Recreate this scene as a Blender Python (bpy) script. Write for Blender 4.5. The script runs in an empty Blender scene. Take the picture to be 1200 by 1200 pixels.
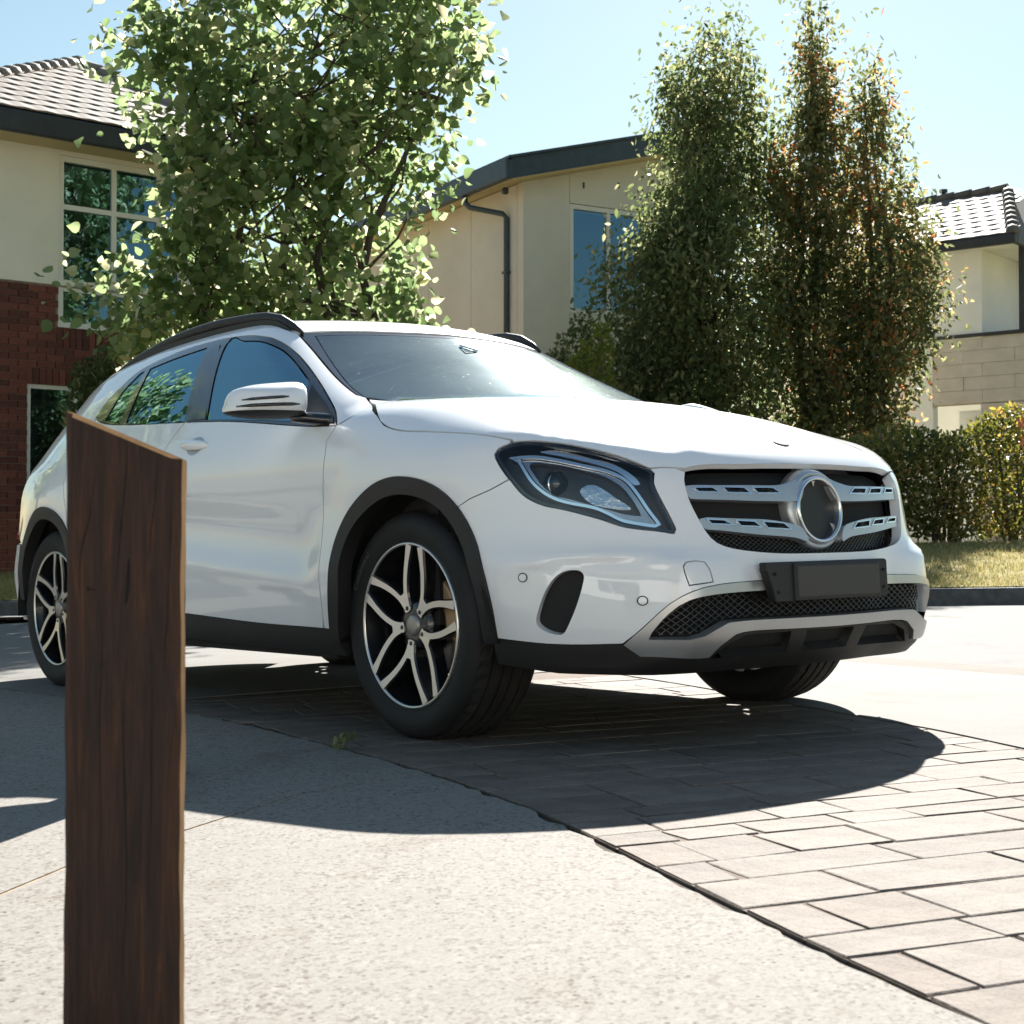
import bpy, bmesh, math, random
import numpy as np
from mathutils import Vector, Matrix
from mathutils.geometry import delaunay_2d_cdt

S = bpy.context.scene
# ---------------------------------------------------------------- camera
# world: x to the right, y away from the photographer, z up, origin on the ground under the camera
cd = bpy.data.cameras.new("camera"); cam = bpy.data.objects.new("camera", cd)
S.collection.objects.link(cam); S.camera = cam
cam.location = (0, 0, .5727); cam.rotation_euler = (math.pi/2 + .0209, 0, 0)
cd.sensor_width = 36; cd.lens = 54.03; cd.clip_start = .05; cd.clip_end = 3000
cd.dof.use_dof = True; cd.dof.focus_distance = 5.0; cd.dof.aperture_fstop = 13
# ---------------------------------------------------------------- sky and sun
SUN = Vector((-.279, -1.389, -1.006)).normalized()          # the way the sunlight travels
W = bpy.data.worlds.new("World"); S.world = W; W.use_nodes = True
nt = W.node_tree; nt.nodes.clear()
sky = nt.nodes.new("ShaderNodeTexSky"); sky.sky_type = 'NISHITA'; sky.sun_disc = False
sky.sun_elevation = math.asin(-SUN.z); sky.sun_rotation = math.atan2(-SUN.x, -SUN.y)
sky.air_density = 1.5; sky.dust_density = .3; sky.ozone_density = 5; sky.altitude = 50
bg = nt.nodes.new("ShaderNodeBackground"); bg.inputs[1].default_value = .05
wo = nt.nodes.new("ShaderNodeOutputWorld")
tint = nt.nodes.new('ShaderNodeMix'); tint.data_type = 'RGBA'; tint.blend_type = 'MULTIPLY'; tint.inputs[0].default_value = 1
tint.inputs[7].default_value = (1.0, .93, .785, 1)      # the cool cyan cast of the day
nt.links.new(sky.outputs[0], tint.inputs[6]); nt.links.new(tint.outputs[2], bg.inputs[0]); nt.links.new(bg.outputs[0], wo.inputs[0])
sl = bpy.data.lights.new("sun", 'SUN'); so = bpy.data.objects.new("sun", sl); S.collection.objects.link(so)
sl.energy = 5.0; sl.angle = math.radians(.5); sl.color = (1, .955, .89)
so.rotation_euler = SUN.to_track_quat('-Z', 'Y').to_euler(); so.location = (0, 0, 30)
S.view_settings.view_transform = 'Standard'; S.view_settings.look = 'None'
S.view_settings.exposure = 1.6; S.view_settings.gamma = 1
S.render.engine = 'CYCLES'
S.cycles.max_bounces = 10; S.cycles.transparent_max_bounces = 24
random.seed(7); RNG = np.random.default_rng(7)
# ---------------------------------------------------------------- helpers
def link(o, parent=None):
    S.collection.objects.link(o)
    if parent is not None: o.parent = parent
    return o
def tag(o, label=None, cat=None, group=None, kind=None):
    for k, v in (('label', label), ('category', cat), ('group', group), ('kind', kind)):
        if v: o[k] = v
    return o
def empty(name, loc=(0, 0, 0), rz=0, parent=None):
    o = bpy.data.objects.new(name, None); o.location = loc; o.rotation_euler = (0, 0, rz); o.empty_display_size = .2
    return link(o, parent)
class MB:
    """collects faces, then links them as ONE mesh object"""
    def __init__(s): s.v = []; s.f = []; s.m = []; s.sm = []
    def add(s, vs, fs, mi=0, smooth=False):
        b = len(s.v); s.v += [tuple(map(float, v)) for v in vs]
        for f in fs: s.f.append(tuple(b + i for i in f)); s.m.append(mi); s.sm.append(smooth)
    def box(s, x0, x1, y0, y1, z0, z1, mi=0):
        s.add([(x0,y0,z0),(x1,y0,z0),(x1,y1,z0),(x0,y1,z0),(x0,y0,z1),(x1,y0,z1),(x1,y1,z1),(x0,y1,z1)],
              [(0,3,2,1),(4,5,6,7),(0,1,5,4),(1,2,6,5),(2,3,7,6),(3,0,4,7)], mi)
    def tube(s, pts, rads, n=8, mi=0, cap=True, sx=1, sy=1):
        P = [Vector(p) for p in pts]; R = rads if hasattr(rads, '__len__') else [rads]*len(P)
        rings = []; up = None
        for i, p in enumerate(P):
            t = (P[min(i+1, len(P)-1)] - P[max(i-1, 0)]).normalized()
            if up is None: up = Vector((0,0,1)) if abs(t.z) < .9 else Vector((1,0,0))
            a = t.cross(up).normalized(); b = a.cross(t).normalized(); up = b
            rings.append([p + a*math.cos(2*math.pi*k/n)*R[i]*sx + b*math.sin(2*math.pi*k/n)*R[i]*sy for k in range(n)])
        vs = [v for r in rings for v in r]; fs = []
        for i in range(len(P)-1):
            for k in range(n): fs.append((i*n+k, (i+1)*n+k, (i+1)*n+(k+1)%n, i*n+(k+1)%n))
        if cap: fs += [tuple(range(n)), tuple(range((len(P)-1)*n, len(P)*n))[::-1]]
        s.add(vs, fs, mi, True)
    def lathe(s, prof, n=48, axis='y', mi=0, smooth=True, close=False):
        vs = []; m = len(prof)
        for k in range(n):
            a = 2*math.pi*k/n
            for r, h in prof:
                vs.append((r*math.cos(a), h, r*math.sin(a)) if axis == 'y' else (r*math.cos(a), r*math.sin(a), h))
        fs = []
        for k in range(n):
            k2 = (k+1) % n
            for j in range(m if close else m-1):
                j2 = (j+1) % m; f = (k*m+j, k*m+j2, k2*m+j2, k2*m+j)
                fs.append(f if axis == 'y' else f[::-1])
        s.add(vs, fs, mi, smooth)
    def mesh(s, name, mats):
        me = bpy.data.meshes.new(name); me.from_pydata(s.v, [], s.f)
        for m in (mats if isinstance(mats, (list, tuple)) else [mats]): me.materials.append(m)
        me.polygons.foreach_set('material_index', s.m); me.polygons.foreach_set('use_smooth', s.sm); me.update()
        return me
    def build(s, name, mats, parent=None, loc=None):
        o = link(bpy.data.objects.new(name, s.mesh(name, mats)), parent)
        if loc is not None: o.location = loc
        return o
def bevel(o, w=.01, seg=2):
    m = o.modifiers.new('edge', 'BEVEL'); m.width = w; m.segments = seg; m.limit_method = 'ANGLE'; m.angle_limit = .6
    return o
def crv(pts, d=.02, closed=False):
    """Catmull-Rom through points of any dimension, sampled about every d"""
    P = np.array(pts, float); n = len(P)
    if closed: Q = np.vstack([P[-1], P, P[0], P[1]])
    else: Q = np.vstack([2*P[0]-P[1], P, 2*P[-1]-P[-2]])
    out = []
    for i in range(n if closed else n-1):
        a, b, c, e = Q[i:i+4]; k = max(int(np.linalg.norm(c-b)/d), 1)
        for t in np.arange(k)/k:
            out.append(.5*((2*b) + (c-a)*t + (2*a-5*b+4*c-e)*t*t + (3*b-a-3*c+e)*t**3))
    if not closed: out.append(P[-1])
    return np.array(out)
def line(pts, d=.03):
    P = np.array(pts, float); out = []
    for a, b in zip(P[:-1], P[1:]):
        k = max(int(np.linalg.norm(b-a)/d), 1); out += [a+(b-a)*t for t in np.arange(k)/k]
    out.append(P[-1]); return np.array(out)
def join(*parts):
    parts = [p for p in parts if len(p)]; out = [np.array(parts[0], float)]
    for p in parts[1:]:
        p = np.array(p, float)
        if len(p) and np.linalg.norm(p[0]-out[-1][-1]) < 1e-4: p = p[1:]
        if len(p): out.append(p)
    P = np.vstack(out)
    if np.linalg.norm(P[0]-P[-1]) < 1e-4: P = P[:-1]
    keep = [0]
    for i in range(1, len(P)):
        if np.linalg.norm(P[i]-P[keep[-1]]) > 1.5e-3: keep.append(i)
    return P[keep]
def area2(P): x, y = P.T; return .5*np.sum(x*np.roll(y, -1)-np.roll(x, -1)*y)
def inset(P, d):
    if area2(P) < 0: d = -d
    a = P-np.roll(P, 1, 0); b = np.roll(P, -1, 0)-P
    na = np.stack([-a[:,1], a[:,0]], 1); na /= np.linalg.norm(na, axis=1, keepdims=True)+1e-12
    nb = np.stack([-b[:,1], b[:,0]], 1); nb /= np.linalg.norm(nb, axis=1, keepdims=True)+1e-12
    m = na+nb; m /= np.maximum((m*na).sum(1, keepdims=True), .35*np.linalg.norm(m, axis=1, keepdims=True)+1e-6)
    return P+m*d
def inside(Q, P):
    x, y = Q[:, 0], Q[:, 1]; c = np.zeros(len(Q), bool)
    for (x1, y1), (x2, y2) in zip(P, np.roll(P, -1, 0)):
        if y1 == y2: continue
        h = (y1 > y) != (y2 > y); c ^= h & (x < (x2-x1)*(y-y1)/(y2-y1)+x1)
    return c
def triangulate(loops, sp):
    """loops: outer then holes, 2-D. Returns points, triangles, index lists of the loops"""
    pts = np.vstack(loops); E = []; ids = []; b = 0
    for L in loops:
        n = len(L); ids.append(list(range(b, b+n))); E += [(b+i, b+(i+1) % n) for i in range(n)]; b += n
    if sp:
        x0, y0 = loops[0].min(0); x1, y1 = loops[0].max(0)
        gx, gy = np.meshgrid(np.arange(x0, x1, sp), np.arange(y0, y1, sp*.87)); gx[1::2] += sp/2
        g = np.stack([gx.ravel(), gy.ravel()], 1); ok = inside(g, loops[0])
        for h in loops[1:]: ok &= ~inside(g, h)
        g = g[ok]
        if len(g):
            d = np.full(len(g), 9.)
            for L in loops:
                A = L; B = np.roll(L, -1, 0)
                for a_, b_ in zip(A, B):
                    ab = b_-a_; t = np.clip(((g-a_)@ab)/max(ab@ab, 1e-12), 0, 1)
                    d = np.minimum(d, np.linalg.norm(g-a_-t[:, None]*ab, axis=1))
            g = g[d > sp*.45]
        pts = np.vstack([pts, g])
    vo, eo, fo, ov, _, _ = delaunay_2d_cdt([Vector(p) for p in pts.tolist()], E, [], 0, 1e-6)
    V = np.array([tuple(v) for v in vo]); mp = {}
    for k, src in enumerate(ov):
        for j in src: mp[j] = k
    T = np.array([f for f in fo if len(f) == 3]); c = V[T].mean(1); ok = inside(c, loops[0])
    for h in loops[1:]: ok &= ~inside(c, h)
    T = T[ok]; a = V[T]
    flip = ((a[:,1,0]-a[:,0,0])*(a[:,2,1]-a[:,0,1])-(a[:,2,0]-a[:,0,0])*(a[:,1,1]-a[:,0,1])) < 0
    T[flip] = T[flip][:, ::-1]
    return V, T, [[mp[i] for i in L] for L in ids]
# ---------------------------------------------------------------- materials
def newmat(name):
    m = bpy.data.materials.new(name); m.use_nodes = True; n = m.node_tree; n.nodes.clear()
    out = n.nodes.new('ShaderNodeOutputMaterial'); return m, n, out
def N(n, typ, **kw):
    x = n.nodes.new('ShaderNode'+typ)
    for k, v in kw.items():
        if k in x.inputs: x.inputs[k].default_value = v
        else: setattr(x, k, v)
    return x
def c4(c): return (c[0], c[1], c[2], 1)
def noise(n, scale, detail=4, rough=.55, stretch=None, coord='Object', dist=0):
    tc = N(n, 'TexCoord'); src = tc.outputs[coord]
    if stretch:
        mp = N(n, 'Mapping'); mp.inputs['Scale'].default_value = stretch; n.links.new(src, mp.inputs[0]); src = mp.outputs[0]
    t = N(n, 'TexNoise', Scale=scale, Detail=detail, Roughness=rough, Distortion=dist); n.links.new(src, t.inputs[0]); return t
def ramp(n, src, stops):
    r = N(n, 'ValToRGB'); e = r.color_ramp.elements
    while len(e) < len(stops): e.new(.5)
    for x, (p, c) in zip(e, stops): x.position = p; x.color = c4(c) if len(c) == 3 else c
    n.links.new(src, r.inputs[0]); return r
def mix(n, a, b, fac, mode='MIX'):
    x = N(n, 'Mix', data_type='RGBA', blend_type=mode)
    for s, v in ((x.inputs[0], fac), (x.inputs[6], a), (x.inputs[7], b)):
        if hasattr(v, 'is_linked') or hasattr(v, 'node'): n.links.new(v, s)
        else: s.default_value = v if not isinstance(v, tuple) or len(v) == 4 else c4(v)
    return x.outputs[2]
def bumpn(n, h, strength, dist=.01):
    b = N(n, 'Bump', Strength=strength, Distance=dist); n.links.new(h, b.inputs['Height']); return b.outputs[0]
def mat(name, col, rough=.6, metal=0, coat=0, var=0, vscale=6, bump=0, bscale=60, bdist=.004, spec=.5, stretch=None, sheen=0):
    m, n, out = newmat(name)
    p = N(n, 'BsdfPrincipled', Roughness=rough, Metallic=metal); p.inputs['Base Color'].default_value = c4(col)
    p.inputs['Coat Weight'].default_value = coat; p.inputs['Coat Roughness'].default_value = .03
    p.inputs['Specular IOR Level'].default_value = spec
    if var:
        t = noise(n, vscale, 5, .6, stretch)
        r = ramp(n, t.outputs[0], [(.3, tuple(x*(1-var) for x in col)), (.7, tuple(min(x*(1+var), 1) for x in col))])
        n.links.new(r.outputs[0], p.inputs['Base Color'])
    if bump:
        t2 = noise(n, bscale, 4, .6, stretch); n.links.new(bumpn(n, t2.outputs[0], bump, bdist), p.inputs['Normal'])
    n.links.new(p.outputs[0], out.inputs[0]); return m
def glassmat(name, tint, ior=1.5, rough=0., dust=0, gloss=(1, 1, 1)):
    """thin pane: what is behind shows through tinted, and it mirrors by Fresnel"""
    m, n, out = newmat(name)
    tr = N(n, 'BsdfTransparent'); tr.inputs[0].default_value = c4(tint)
    gl = N(n, 'BsdfGlossy', Roughness=rough); gl.inputs[0].default_value = c4(gloss)
    fr = N(n, 'Fresnel', IOR=ior); mx = N(n, 'MixShader')
    n.links.new(fr.outputs[0], mx.inputs[0]); n.links.new(tr.outputs[0], mx.inputs[1]); n.links.new(gl.outputs[0], mx.inputs[2])
    last = mx
    if dust:
        t = noise(n, 3.5, 6, .65); r = ramp(n, t.outputs[0], [(.25, (dust*.6,)*3), (.8, (dust*1.3,)*3)])
        sp = noise(n, 55, 2, .5); rs = ramp(n, sp.outputs[0], [(.70, (0,0,0)), (.78, (.35,)*3)])
        ad = N(n, 'Math', operation='ADD'); n.links.new(r.outputs[0], ad.inputs[0]); n.links.new(rs.outputs[0], ad.inputs[1])
        df = N(n, 'BsdfDiffuse'); df.inputs[0].default_value = (.45, .62, .64, 1)
        g2 = N(n, 'BsdfGlossy', Roughness=.24); g2.inputs[0].default_value = (.72, .85, .86, 1)
        m2 = N(n, 'MixShader', Fac=.5); n.links.new(df.outputs[0], m2.inputs[1]); n.links.new(g2.outputs[0], m2.inputs[2])
        m3 = N(n, 'MixShader'); n.links.new(ad.outputs[0], m3.inputs[0]); n.links.new(mx.outputs[0], m3.inputs[1]); n.links.new(m2.outputs[0], m3.inputs[2]); last = m3
    n.links.new(last.outputs[0], out.inputs[0]); return m
def leafmat(name, cols, trans=.5, tcol=(1.5, 1.6, .7)):
    m, n, out = newmat(name)
    at = N(n, 'Attribute', attribute_name='leaf_tone'); k = len(cols)
    r = ramp(n, at.outputs['Fac'], [((i+.5)/k, c) for i, c in enumerate(cols)])
    df = N(n, 'BsdfPrincipled', Roughness=.45); n.links.new(r.outputs[0], df.inputs['Base Color']); df.inputs['Specular IOR Level'].default_value = .35
    mu = mix(n, r.outputs[0], (*tcol, 1), 1., 'MULTIPLY')
    tl = N(n, 'BsdfTranslucent'); n.links.new(mu, tl.inputs[0])
    mx = N(n, 'MixShader', Fac=trans); n.links.new(df.outputs[0], mx.inputs[1]); n.links.new(tl.outputs[0], mx.inputs[2])
    n.links.new(mx.outputs[0], out.inputs[0]); return m
def concrete_mat(name, base, specks, sc=150, amt=.5):
    m, n, out = newmat(name)
    p = N(n, 'BsdfPrincipled', Roughness=.85); p.inputs['Specular IOR Level'].default_value = .25
    big = noise(n, 1.1, 6, .62); r = ramp(n, big.outputs[0], [(.28, tuple(c*.80 for c in base)), (.5, base), (.75, tuple(min(c*1.10, 1) for c in base))])
    tc = N(n, 'TexCoord'); v = N(n, 'TexVoronoi', Scale=sc); n.links.new(tc.outputs['Object'], v.inputs[0])
    v2 = N(n, 'TexVoronoi', Scale=sc*2.1); n.links.new(tc.outputs['Object'], v2.inputs[0])
    ra_ = ramp(n, v.outputs['Color'], [(.0, specks[0]), (.16, specks[1]), (.30, base), (.65, base), (.85, specks[2])])
    rb_ = ramp(n, v2.outputs['Color'], [(.0, specks[0]), (.18, specks[1]), (.36, base), (.7, tuple(min(c*1.08, 1) for c in base)), (1., specks[2])])
    rsm = mix(n, ra_.outputs[0], rb_.outputs[0], .5)
    patch = noise(n, 5, 4, .6); pr = ramp(n, patch.outputs[0], [(.35, (amt*.5,)*3), (.65, (amt,)*3)])
    c = mix(n, r.outputs[0], rsm, pr.outputs[0])
    st = noise(n, 2.3, 5, .7, dist=.6); sr = ramp(n, st.outputs[0], [(.56, (1,1,1)), (.76, (.74,.67,.58))])
    c = mix(n, c, sr.outputs[0], 1., 'MULTIPLY'); n.links.new(c, p.inputs['Base Color'])
    f = noise(n, 260, 3, .7); n.links.new(bumpn(n, f.outputs[0], .28, .003), p.inputs['Normal'])
    v3 = N(n, 'TexVoronoi', Scale=sc*.62); n.links.new(tc.outputs['Object'], v3.inputs[0])          # single dark stones
    sd = ramp(n, v3.outputs['Distance'], [(.16, (1,1,1)), (.26, (0,0,0))]); sep = N(n, 'SeparateColor'); n.links.new(v3.outputs['Color'], sep.inputs[0])
    pick = ramp(n, sep.outputs[0], [(.26, (1,1,1)), (.30, (0,0,0))]); mk = mix(n, sd.outputs[0], pick.outputs[0], 1., 'MULTIPLY')
    n.links.new(mix(n, c, specks[0]+(1,), mix(n, (0,0,0,1), mk, .8)), p.inputs['Base Color'])
    n.links.new(p.outputs[0], out.inputs[0]); return m
MAT = {}
MAT['aggregate'] = concrete_mat('exposed aggregate concrete', (.222,.207,.184), ((.036,.021,.012),(.085,.054,.034),(.295,.28,.255)), 105, 1.)
MAT['concrete'] = concrete_mat('smooth concrete', (.165,.160,.147), ((.09,.083,.075),(.145,.138,.125),(.25,.243,.23)), 190, .5)
MAT['gutter'] = concrete_mat('gutter concrete', (.125,.105,.086), ((.09,.08,.075),(.12,.11,.10),(.2,.19,.18)), 190, .5)
MAT['asphalt'] = concrete_mat('worn asphalt', (.115,.113,.108), ((.1,.1,.1),(.18,.18,.18),(.22,.22,.21)), 170, .8)
MAT['soil'] = mat('dark dirt in the joints', (.045,.030,.020), .95, var=.6, vscale=30, bump=.8, bscale=90, bdist=.01)
MAT['mortar'] = mat('paver joint mortar', (.09,.055,.034), .9, var=.5, vscale=9)
MAT['kerb'] = mat('bluestone kerb', (.085,.083,.08), .8, var=.35, vscale=12, bump=.5, bscale=70)
def paver_mat():
    m, n, out = newmat('stamped paver'); p = N(n, 'BsdfPrincipled', Roughness=.8); p.inputs['Specular IOR Level'].default_value = .3
    oi = N(n, 'ObjectInfo'); r = ramp(n, oi.outputs['Random'], [(0, (.145,.122,.104)), (.5, (.198,.173,.150)), (1, (.170,.139,.117))])
    a = noise(n, 7, 6, .65); ra = ramp(n, a.outputs[0], [(.3, (.62,.58,.54)), (.7, (1.15,1.14,1.12))])
    c = mix(n, r.outputs[0], ra.outputs[0], 1., 'MULTIPLY')
    s = noise(n, 160, 2, .6); rs = ramp(n, s.outputs[0], [(.36, (.62,.56,.5)), (.46, (1,1,1))])
    c = mix(n, c, rs.outputs[0], .7, 'MULTIPLY'); n.links.new(c, p.inputs['Base Color'])
    b1 = noise(n, 22, 6, .7); n.links.new(bumpn(n, b1.outputs[0], .5, .012), p.inputs['Normal'])
    n.links.new(p.outputs[0], out.inputs[0]); return m
MAT['paver'] = paver_mat()
def lawn_mat():
    m, n, out = newmat('dry lawn'); p = N(n, 'BsdfPrincipled', Roughness=.9); p.inputs['Specular IOR Level'].default_value = .1
    a = noise(n, .9, 6, .65); r = ramp(n, a.outputs[0], [(.3, (.22,.205,.07)), (.5, (.34,.295,.12)), (.72, (.43,.36,.18))])
    f = noise(n, 45, 4, .7, (1, .5, 1)); rf = ramp(n, f.outputs[0], [(.3, (.55,.6,.5)), (.7, (1.25,1.2,1.1))])
    n.links.new(mix(n, r.outputs[0], rf.outputs[0], 1., 'MULTIPLY'), p.inputs['Base Color'])
    n.links.new(bumpn(n, f.outputs[0], .8, .03), p.inputs['Normal']); n.links.new(p.outputs[0], out.inputs[0]); return m
MAT['lawn'] = lawn_mat()
MAT['sand'] = mat('sandy joint filler', (.34,.25,.155), .95, var=.4, vscale=25)
# ---------------------------------------------------------------- the ground
C2W = Matrix(((.62163, .78299, -.02249, .3453), (-.78319, .62179, .00001, 5.0885), (.01399, .01761, .99975, .0076), (0, 0, 0, 1)))
TILT = .0225                                   # the whole drive and street fall gently to the left
def cw(P):                                     # car-frame ground points -> world x, y
    P = np.array(P, float); return np.stack([.62163*P[:,0]+.78299*P[:,1]+.3453, -.78319*P[:,0]+.62179*P[:,1]+5.0885], 1)
def gz(x, y=0): return TILT*x
def sheet(name, poly, m, z=0, thick=.0, parent=None, sp=.0, kind='structure'):
    """a slab with this outline lying on the tilted ground, its top z above it"""
    P = np.array(poly, float)
    if area2(P) < 0: P = P[::-1]
    V, T, ids = triangulate([P], sp)
    b = MB(); b.add([(x, y, gz(x)+z) for x, y in V], T.tolist())
    if thick:
        L = [V[i] for i in ids[0]]; n = len(L)
        b.add([(x, y, gz(x)+z) for x, y in L]+[(x, y, gz(x)+z-thick) for x, y in L], [(i, i+n, (i+1) % n+n, (i+1) % n) for i in range(n)])
    o = b.build(name, m, parent)
    if kind: o['kind'] = kind
    return o
edge_c = crv([(-9,-1.9),(-4,-1.15),(-2,-.98),(-1.2,-.94),(-.69,-.97),(.299,-1.12),(.889,-1.249),(1.317,-1.374),(1.778,-1.545),(2.199,-1.70),(2.696,-1.88),(5,-2.7),(9,-4.1)], .05)
edge = cw(edge_c)
dline_c = crv([(-9,2.2),(-4,1.75),(-1,1.02),(.684,.46),(1.005,.352),(1.41,.176),(2.5,-.30),(5,-1.35),(9,-3.0)], .1)
dline = cw(dline_c)
jag = RNG.normal(0, .006, len(edge))
edge_r = edge+np.stack([jag, jag*.6], 1)
toward = np.array([.0, -1.])
joint = cw([(.58,-1.2),(.631,-1.58),(.869,-1.989),(1.043,-2.31),(1.185,-2.488),(2.2,-4.1),(5.5,-9.8)])
# ground far and wide, below everything else
b = MB(); b.add([(-600,-300,-600*TILT*0-.16),(600,-300,-.16),(600,900,-.16),(-600,900,-.16)], [(0,1,2,3)])
gr = b.build('ground', MAT['asphalt']); gr['kind'] = 'structure'; gr.location.z = -.75
# soil under the drive, seen in the joints
sheet('soil_bed', [(-9,-4),(9,-4),(9,6.3),(-9,8.9)], MAT['soil'], -.009)
# front slabs of exposed aggregate, split by a tooled joint
i0 = int(np.argmin(np.linalg.norm(edge_r-joint[0], axis=1)))
joint[0] = edge_r[i0]+(-.006,-.014); ja = joint+np.array([-.0045,-.002]); jb = joint+np.array([.0045,.002])
off = np.array([-.006,-.014])
ja = ja[ja[:,1] > -3.8]; jb = jb[jb[:,1] > -3.8]
left = [(-8.8,-3.8)]+[tuple(p+off) for p in edge_r[:i0] if p[0] > -8.7]+[tuple(p) for p in ja]+[(ja[-1][0]-.05,-3.8)]
right = [tuple(p) for p in jb[::-1]]+[tuple(p+off) for p in edge_r[i0+1:] if p[1] > -3.7]+[(edge_r[-1][0],-3.8),(jb[-1][0]-.04,-3.8)]
sheet('driveway_slab', left, MAT['aggregate'], 0, .1)
sheet('driveway_slab', right, MAT['aggregate'], -.001, .1)
sheet('joint_filler', [tuple(p+(-.012,-.004)) for p in joint]+[tuple(p+(.012,.004)) for p in joint[::-1]], MAT['sand'], -.0022)
# band of stamped pavers
ie, idl = int(np.argmin(np.abs(edge_c[:,0]+1.75))), int(np.argmin(np.abs(dline_c[:,0]+1.45)))
band = sheet('paver_band', [tuple(p+(.003,.010)) for p in edge[ie:]]+[tuple(p) for p in dline[idl:][::-1]], MAT['mortar'], -.0032)
ang = math.atan2(edge[-1][1]-edge[0][1], edge[-1][0]-edge[0][0])
e1, e2 = cw([(1.3,-1.36),(2.7,-1.88)]); dv = (e2-e1)/np.linalg.norm(e2-e1); ang = math.atan2(dv[1], dv[0])+.04
ca, sa = math.cos(ang), math.sin(ang); RO = np.array(cw([(1.5,-.6)])[0])
def rot(P): P = np.atleast_2d(P)-RO; return np.stack([P[:,0]*ca+P[:,1]*sa, -P[:,0]*sa+P[:,1]*ca], 1)
def unrot(P): P = np.atleast_2d(P); return np.stack([P[:,0]*ca-P[:,1]*sa, P[:,0]*sa+P[:,1]*ca], 1)+RO
re_, rd_ = rot(edge), rot(dline)
ef = lambda p: np.interp(p, re_[:,0], re_[:,1]); df_ = lambda p: np.interp(p, rd_[:,0], rd_[:,1])
unrot_p = lambda i: max(re_[i][0], rd_[idl][0])+.01
npav = 0
p0 = unrot_p(ie); cl_ = []
while p0 < 3.2: cw__ = RNG.choice([.115,.15,.19]); cl_.append((p0, cw__)); p0 += cw__
for ci, (p0, wd_) in enumerate(cl_):
    q = -1.4+RNG.uniform(0,.2)+RNG.normal(0, .03)
    while q < 2.6:
        ln = RNG.choice([.19,.27,.36])+RNG.normal(0, .02); a0, a1, b0, b1 = p0, p0+wd_, q, q+ln; q += ln
        g = .0036+RNG.uniform(-.001,.001)
        c = np.array([(a0+g,b0+g),(a1-g,b0+g),(a1-g,b1-g),(a0+g,b1-g)])+RNG.normal(0, .003, (4,2))
        lo = ef(c[:,0])+.008; hi = df_(c[:,0])-.012
        cc = np.clip(c[:,1], lo, hi)
        if max(cc[3]-cc[0], cc[2]-cc[1]) < .035 or npav >= 299: continue
        cc[3] = max(cc[3], cc[0]+.004); cc[2] = max(cc[2], cc[1]+.004)
        c[:,1] = cc; ctr = c.mean(0); w = unrot(np.vstack([c, ctr+(c-ctr)*np.array([.965,.982])])); cw_ = unrot(ctr)[0]
        zt = RNG.uniform(-.0012,.0008, 4); bm = MB()
        vs = [(x-cw_[0], y-cw_[1], TILT*(x-cw_[0])-.02) for x, y in w[:4]]+[(x-cw_[0], y-cw_[1], TILT*(x-cw_[0])-.002) for x, y in w[:4]]+[(x-cw_[0], y-cw_[1], TILT*(x-cw_[0])+t) for (x, y), t in zip(w[4:], zt)]
        bm.add(vs, [(8,9,10,11)]+[(i, (i+1) % 4, 4+(i+1) % 4, 4+i) for i in range(4)]+[(4+i, 4+(i+1) % 4, 8+(i+1) % 4, 8+i) for i in range(4)])
        bm.build('paver', MAT['paver'], band, (cw_[0], cw_[1], gz(cw_[0]))); npav += 1
# smooth concrete between the band and the street gutter
g1 = cw([(-9,3.40),(-.757,2.147),(.22,2.0),(8,.85)]); g2 = cw([(-9,3.72),(-.757,2.46),(.22,2.31),(8,1.15)])
sheet('driveway', [tuple(p+(.0,.006)) for p in edge[:ie] if p[0] > -8.9]+[tuple(p+(-.006,0)) for p in (edge[ie], dline[idl])]+[tuple(p+(.004,.008)) for p in dline[idl+1:]]+[tuple(p) for p in g1[::-1]], MAT['concrete'], 0, .05)
sheet('gutter', [tuple(p+(.0,.002)) for p in g1]+[tuple(p) for p in g2[::-1]], MAT['gutter'], -.005, .05)
KA, KB = np.array([-4.9,14.9]), np.array([4.2,12.35]); kd = (KB-KA)/np.linalg.norm(KB-KA); kn = np.array([-kd[1], kd[0]])
k0, k1 = KA-kd*30, KA+kd*45
sheet('road', [tuple(p) for p in g2]+[(k1[0],k1[1]-3),tuple(k1),tuple(k0),(k0[0],g2[0][1])], MAT['asphalt'], -.0055)
sheet('roadside', [(-40,-20),(-8.85,-20),(-8.85,9),(-40,22)], MAT['asphalt'], -.02)
sheet('roadside', [(9,-20),(40,-20),(40,6),(9,6)], MAT['asphalt'], -.02)
sheet('driveway', [(-8.8,-20),(9,-20),(9,-3.82),(-8.8,-3.82)], MAT['aggregate'], -.006)
# kerb of long bluestone blocks along the far side of the street
kerb = empty('kerb', (0,0,0)); tag(kerb, 'dark bluestone kerb along the lawn across the street', 'kerb')
s = -9.
while s < 22:
    ln = 1.15; p = KA+kd*(s+.004); r = KA+kd*(s+ln-.006); bb = MB(); w_ = kn*.16
    zz = [gz(v[0]) for v in (p, r)]; h = .13
    def q3(v, k, z): return (v[0]+kn[0]*k, v[1]+kn[1]*k, z)
    bb.add([q3(p,0,zz[0]-.05), q3(r,0,zz[1]-.05), q3(r,0,zz[1]+h-.02), q3(p,0,zz[0]+h-.02), q3(p,.02,zz[0]+h), q3(r,.02,zz[1]+h), q3(r,.16,zz[1]+h), q3(p,.16,zz[0]+h), q3(p,.16,zz[0]-.05), q3(r,.16,zz[1]-.05)],
           [(0,1,2,3),(3,2,5,4),(4,5,6,7),(7,6,9,8),(0,3,4,7,8),(1,9,6,5,2)])
    bb.build('kerb_block', MAT['kerb'], kerb); s += ln
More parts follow.
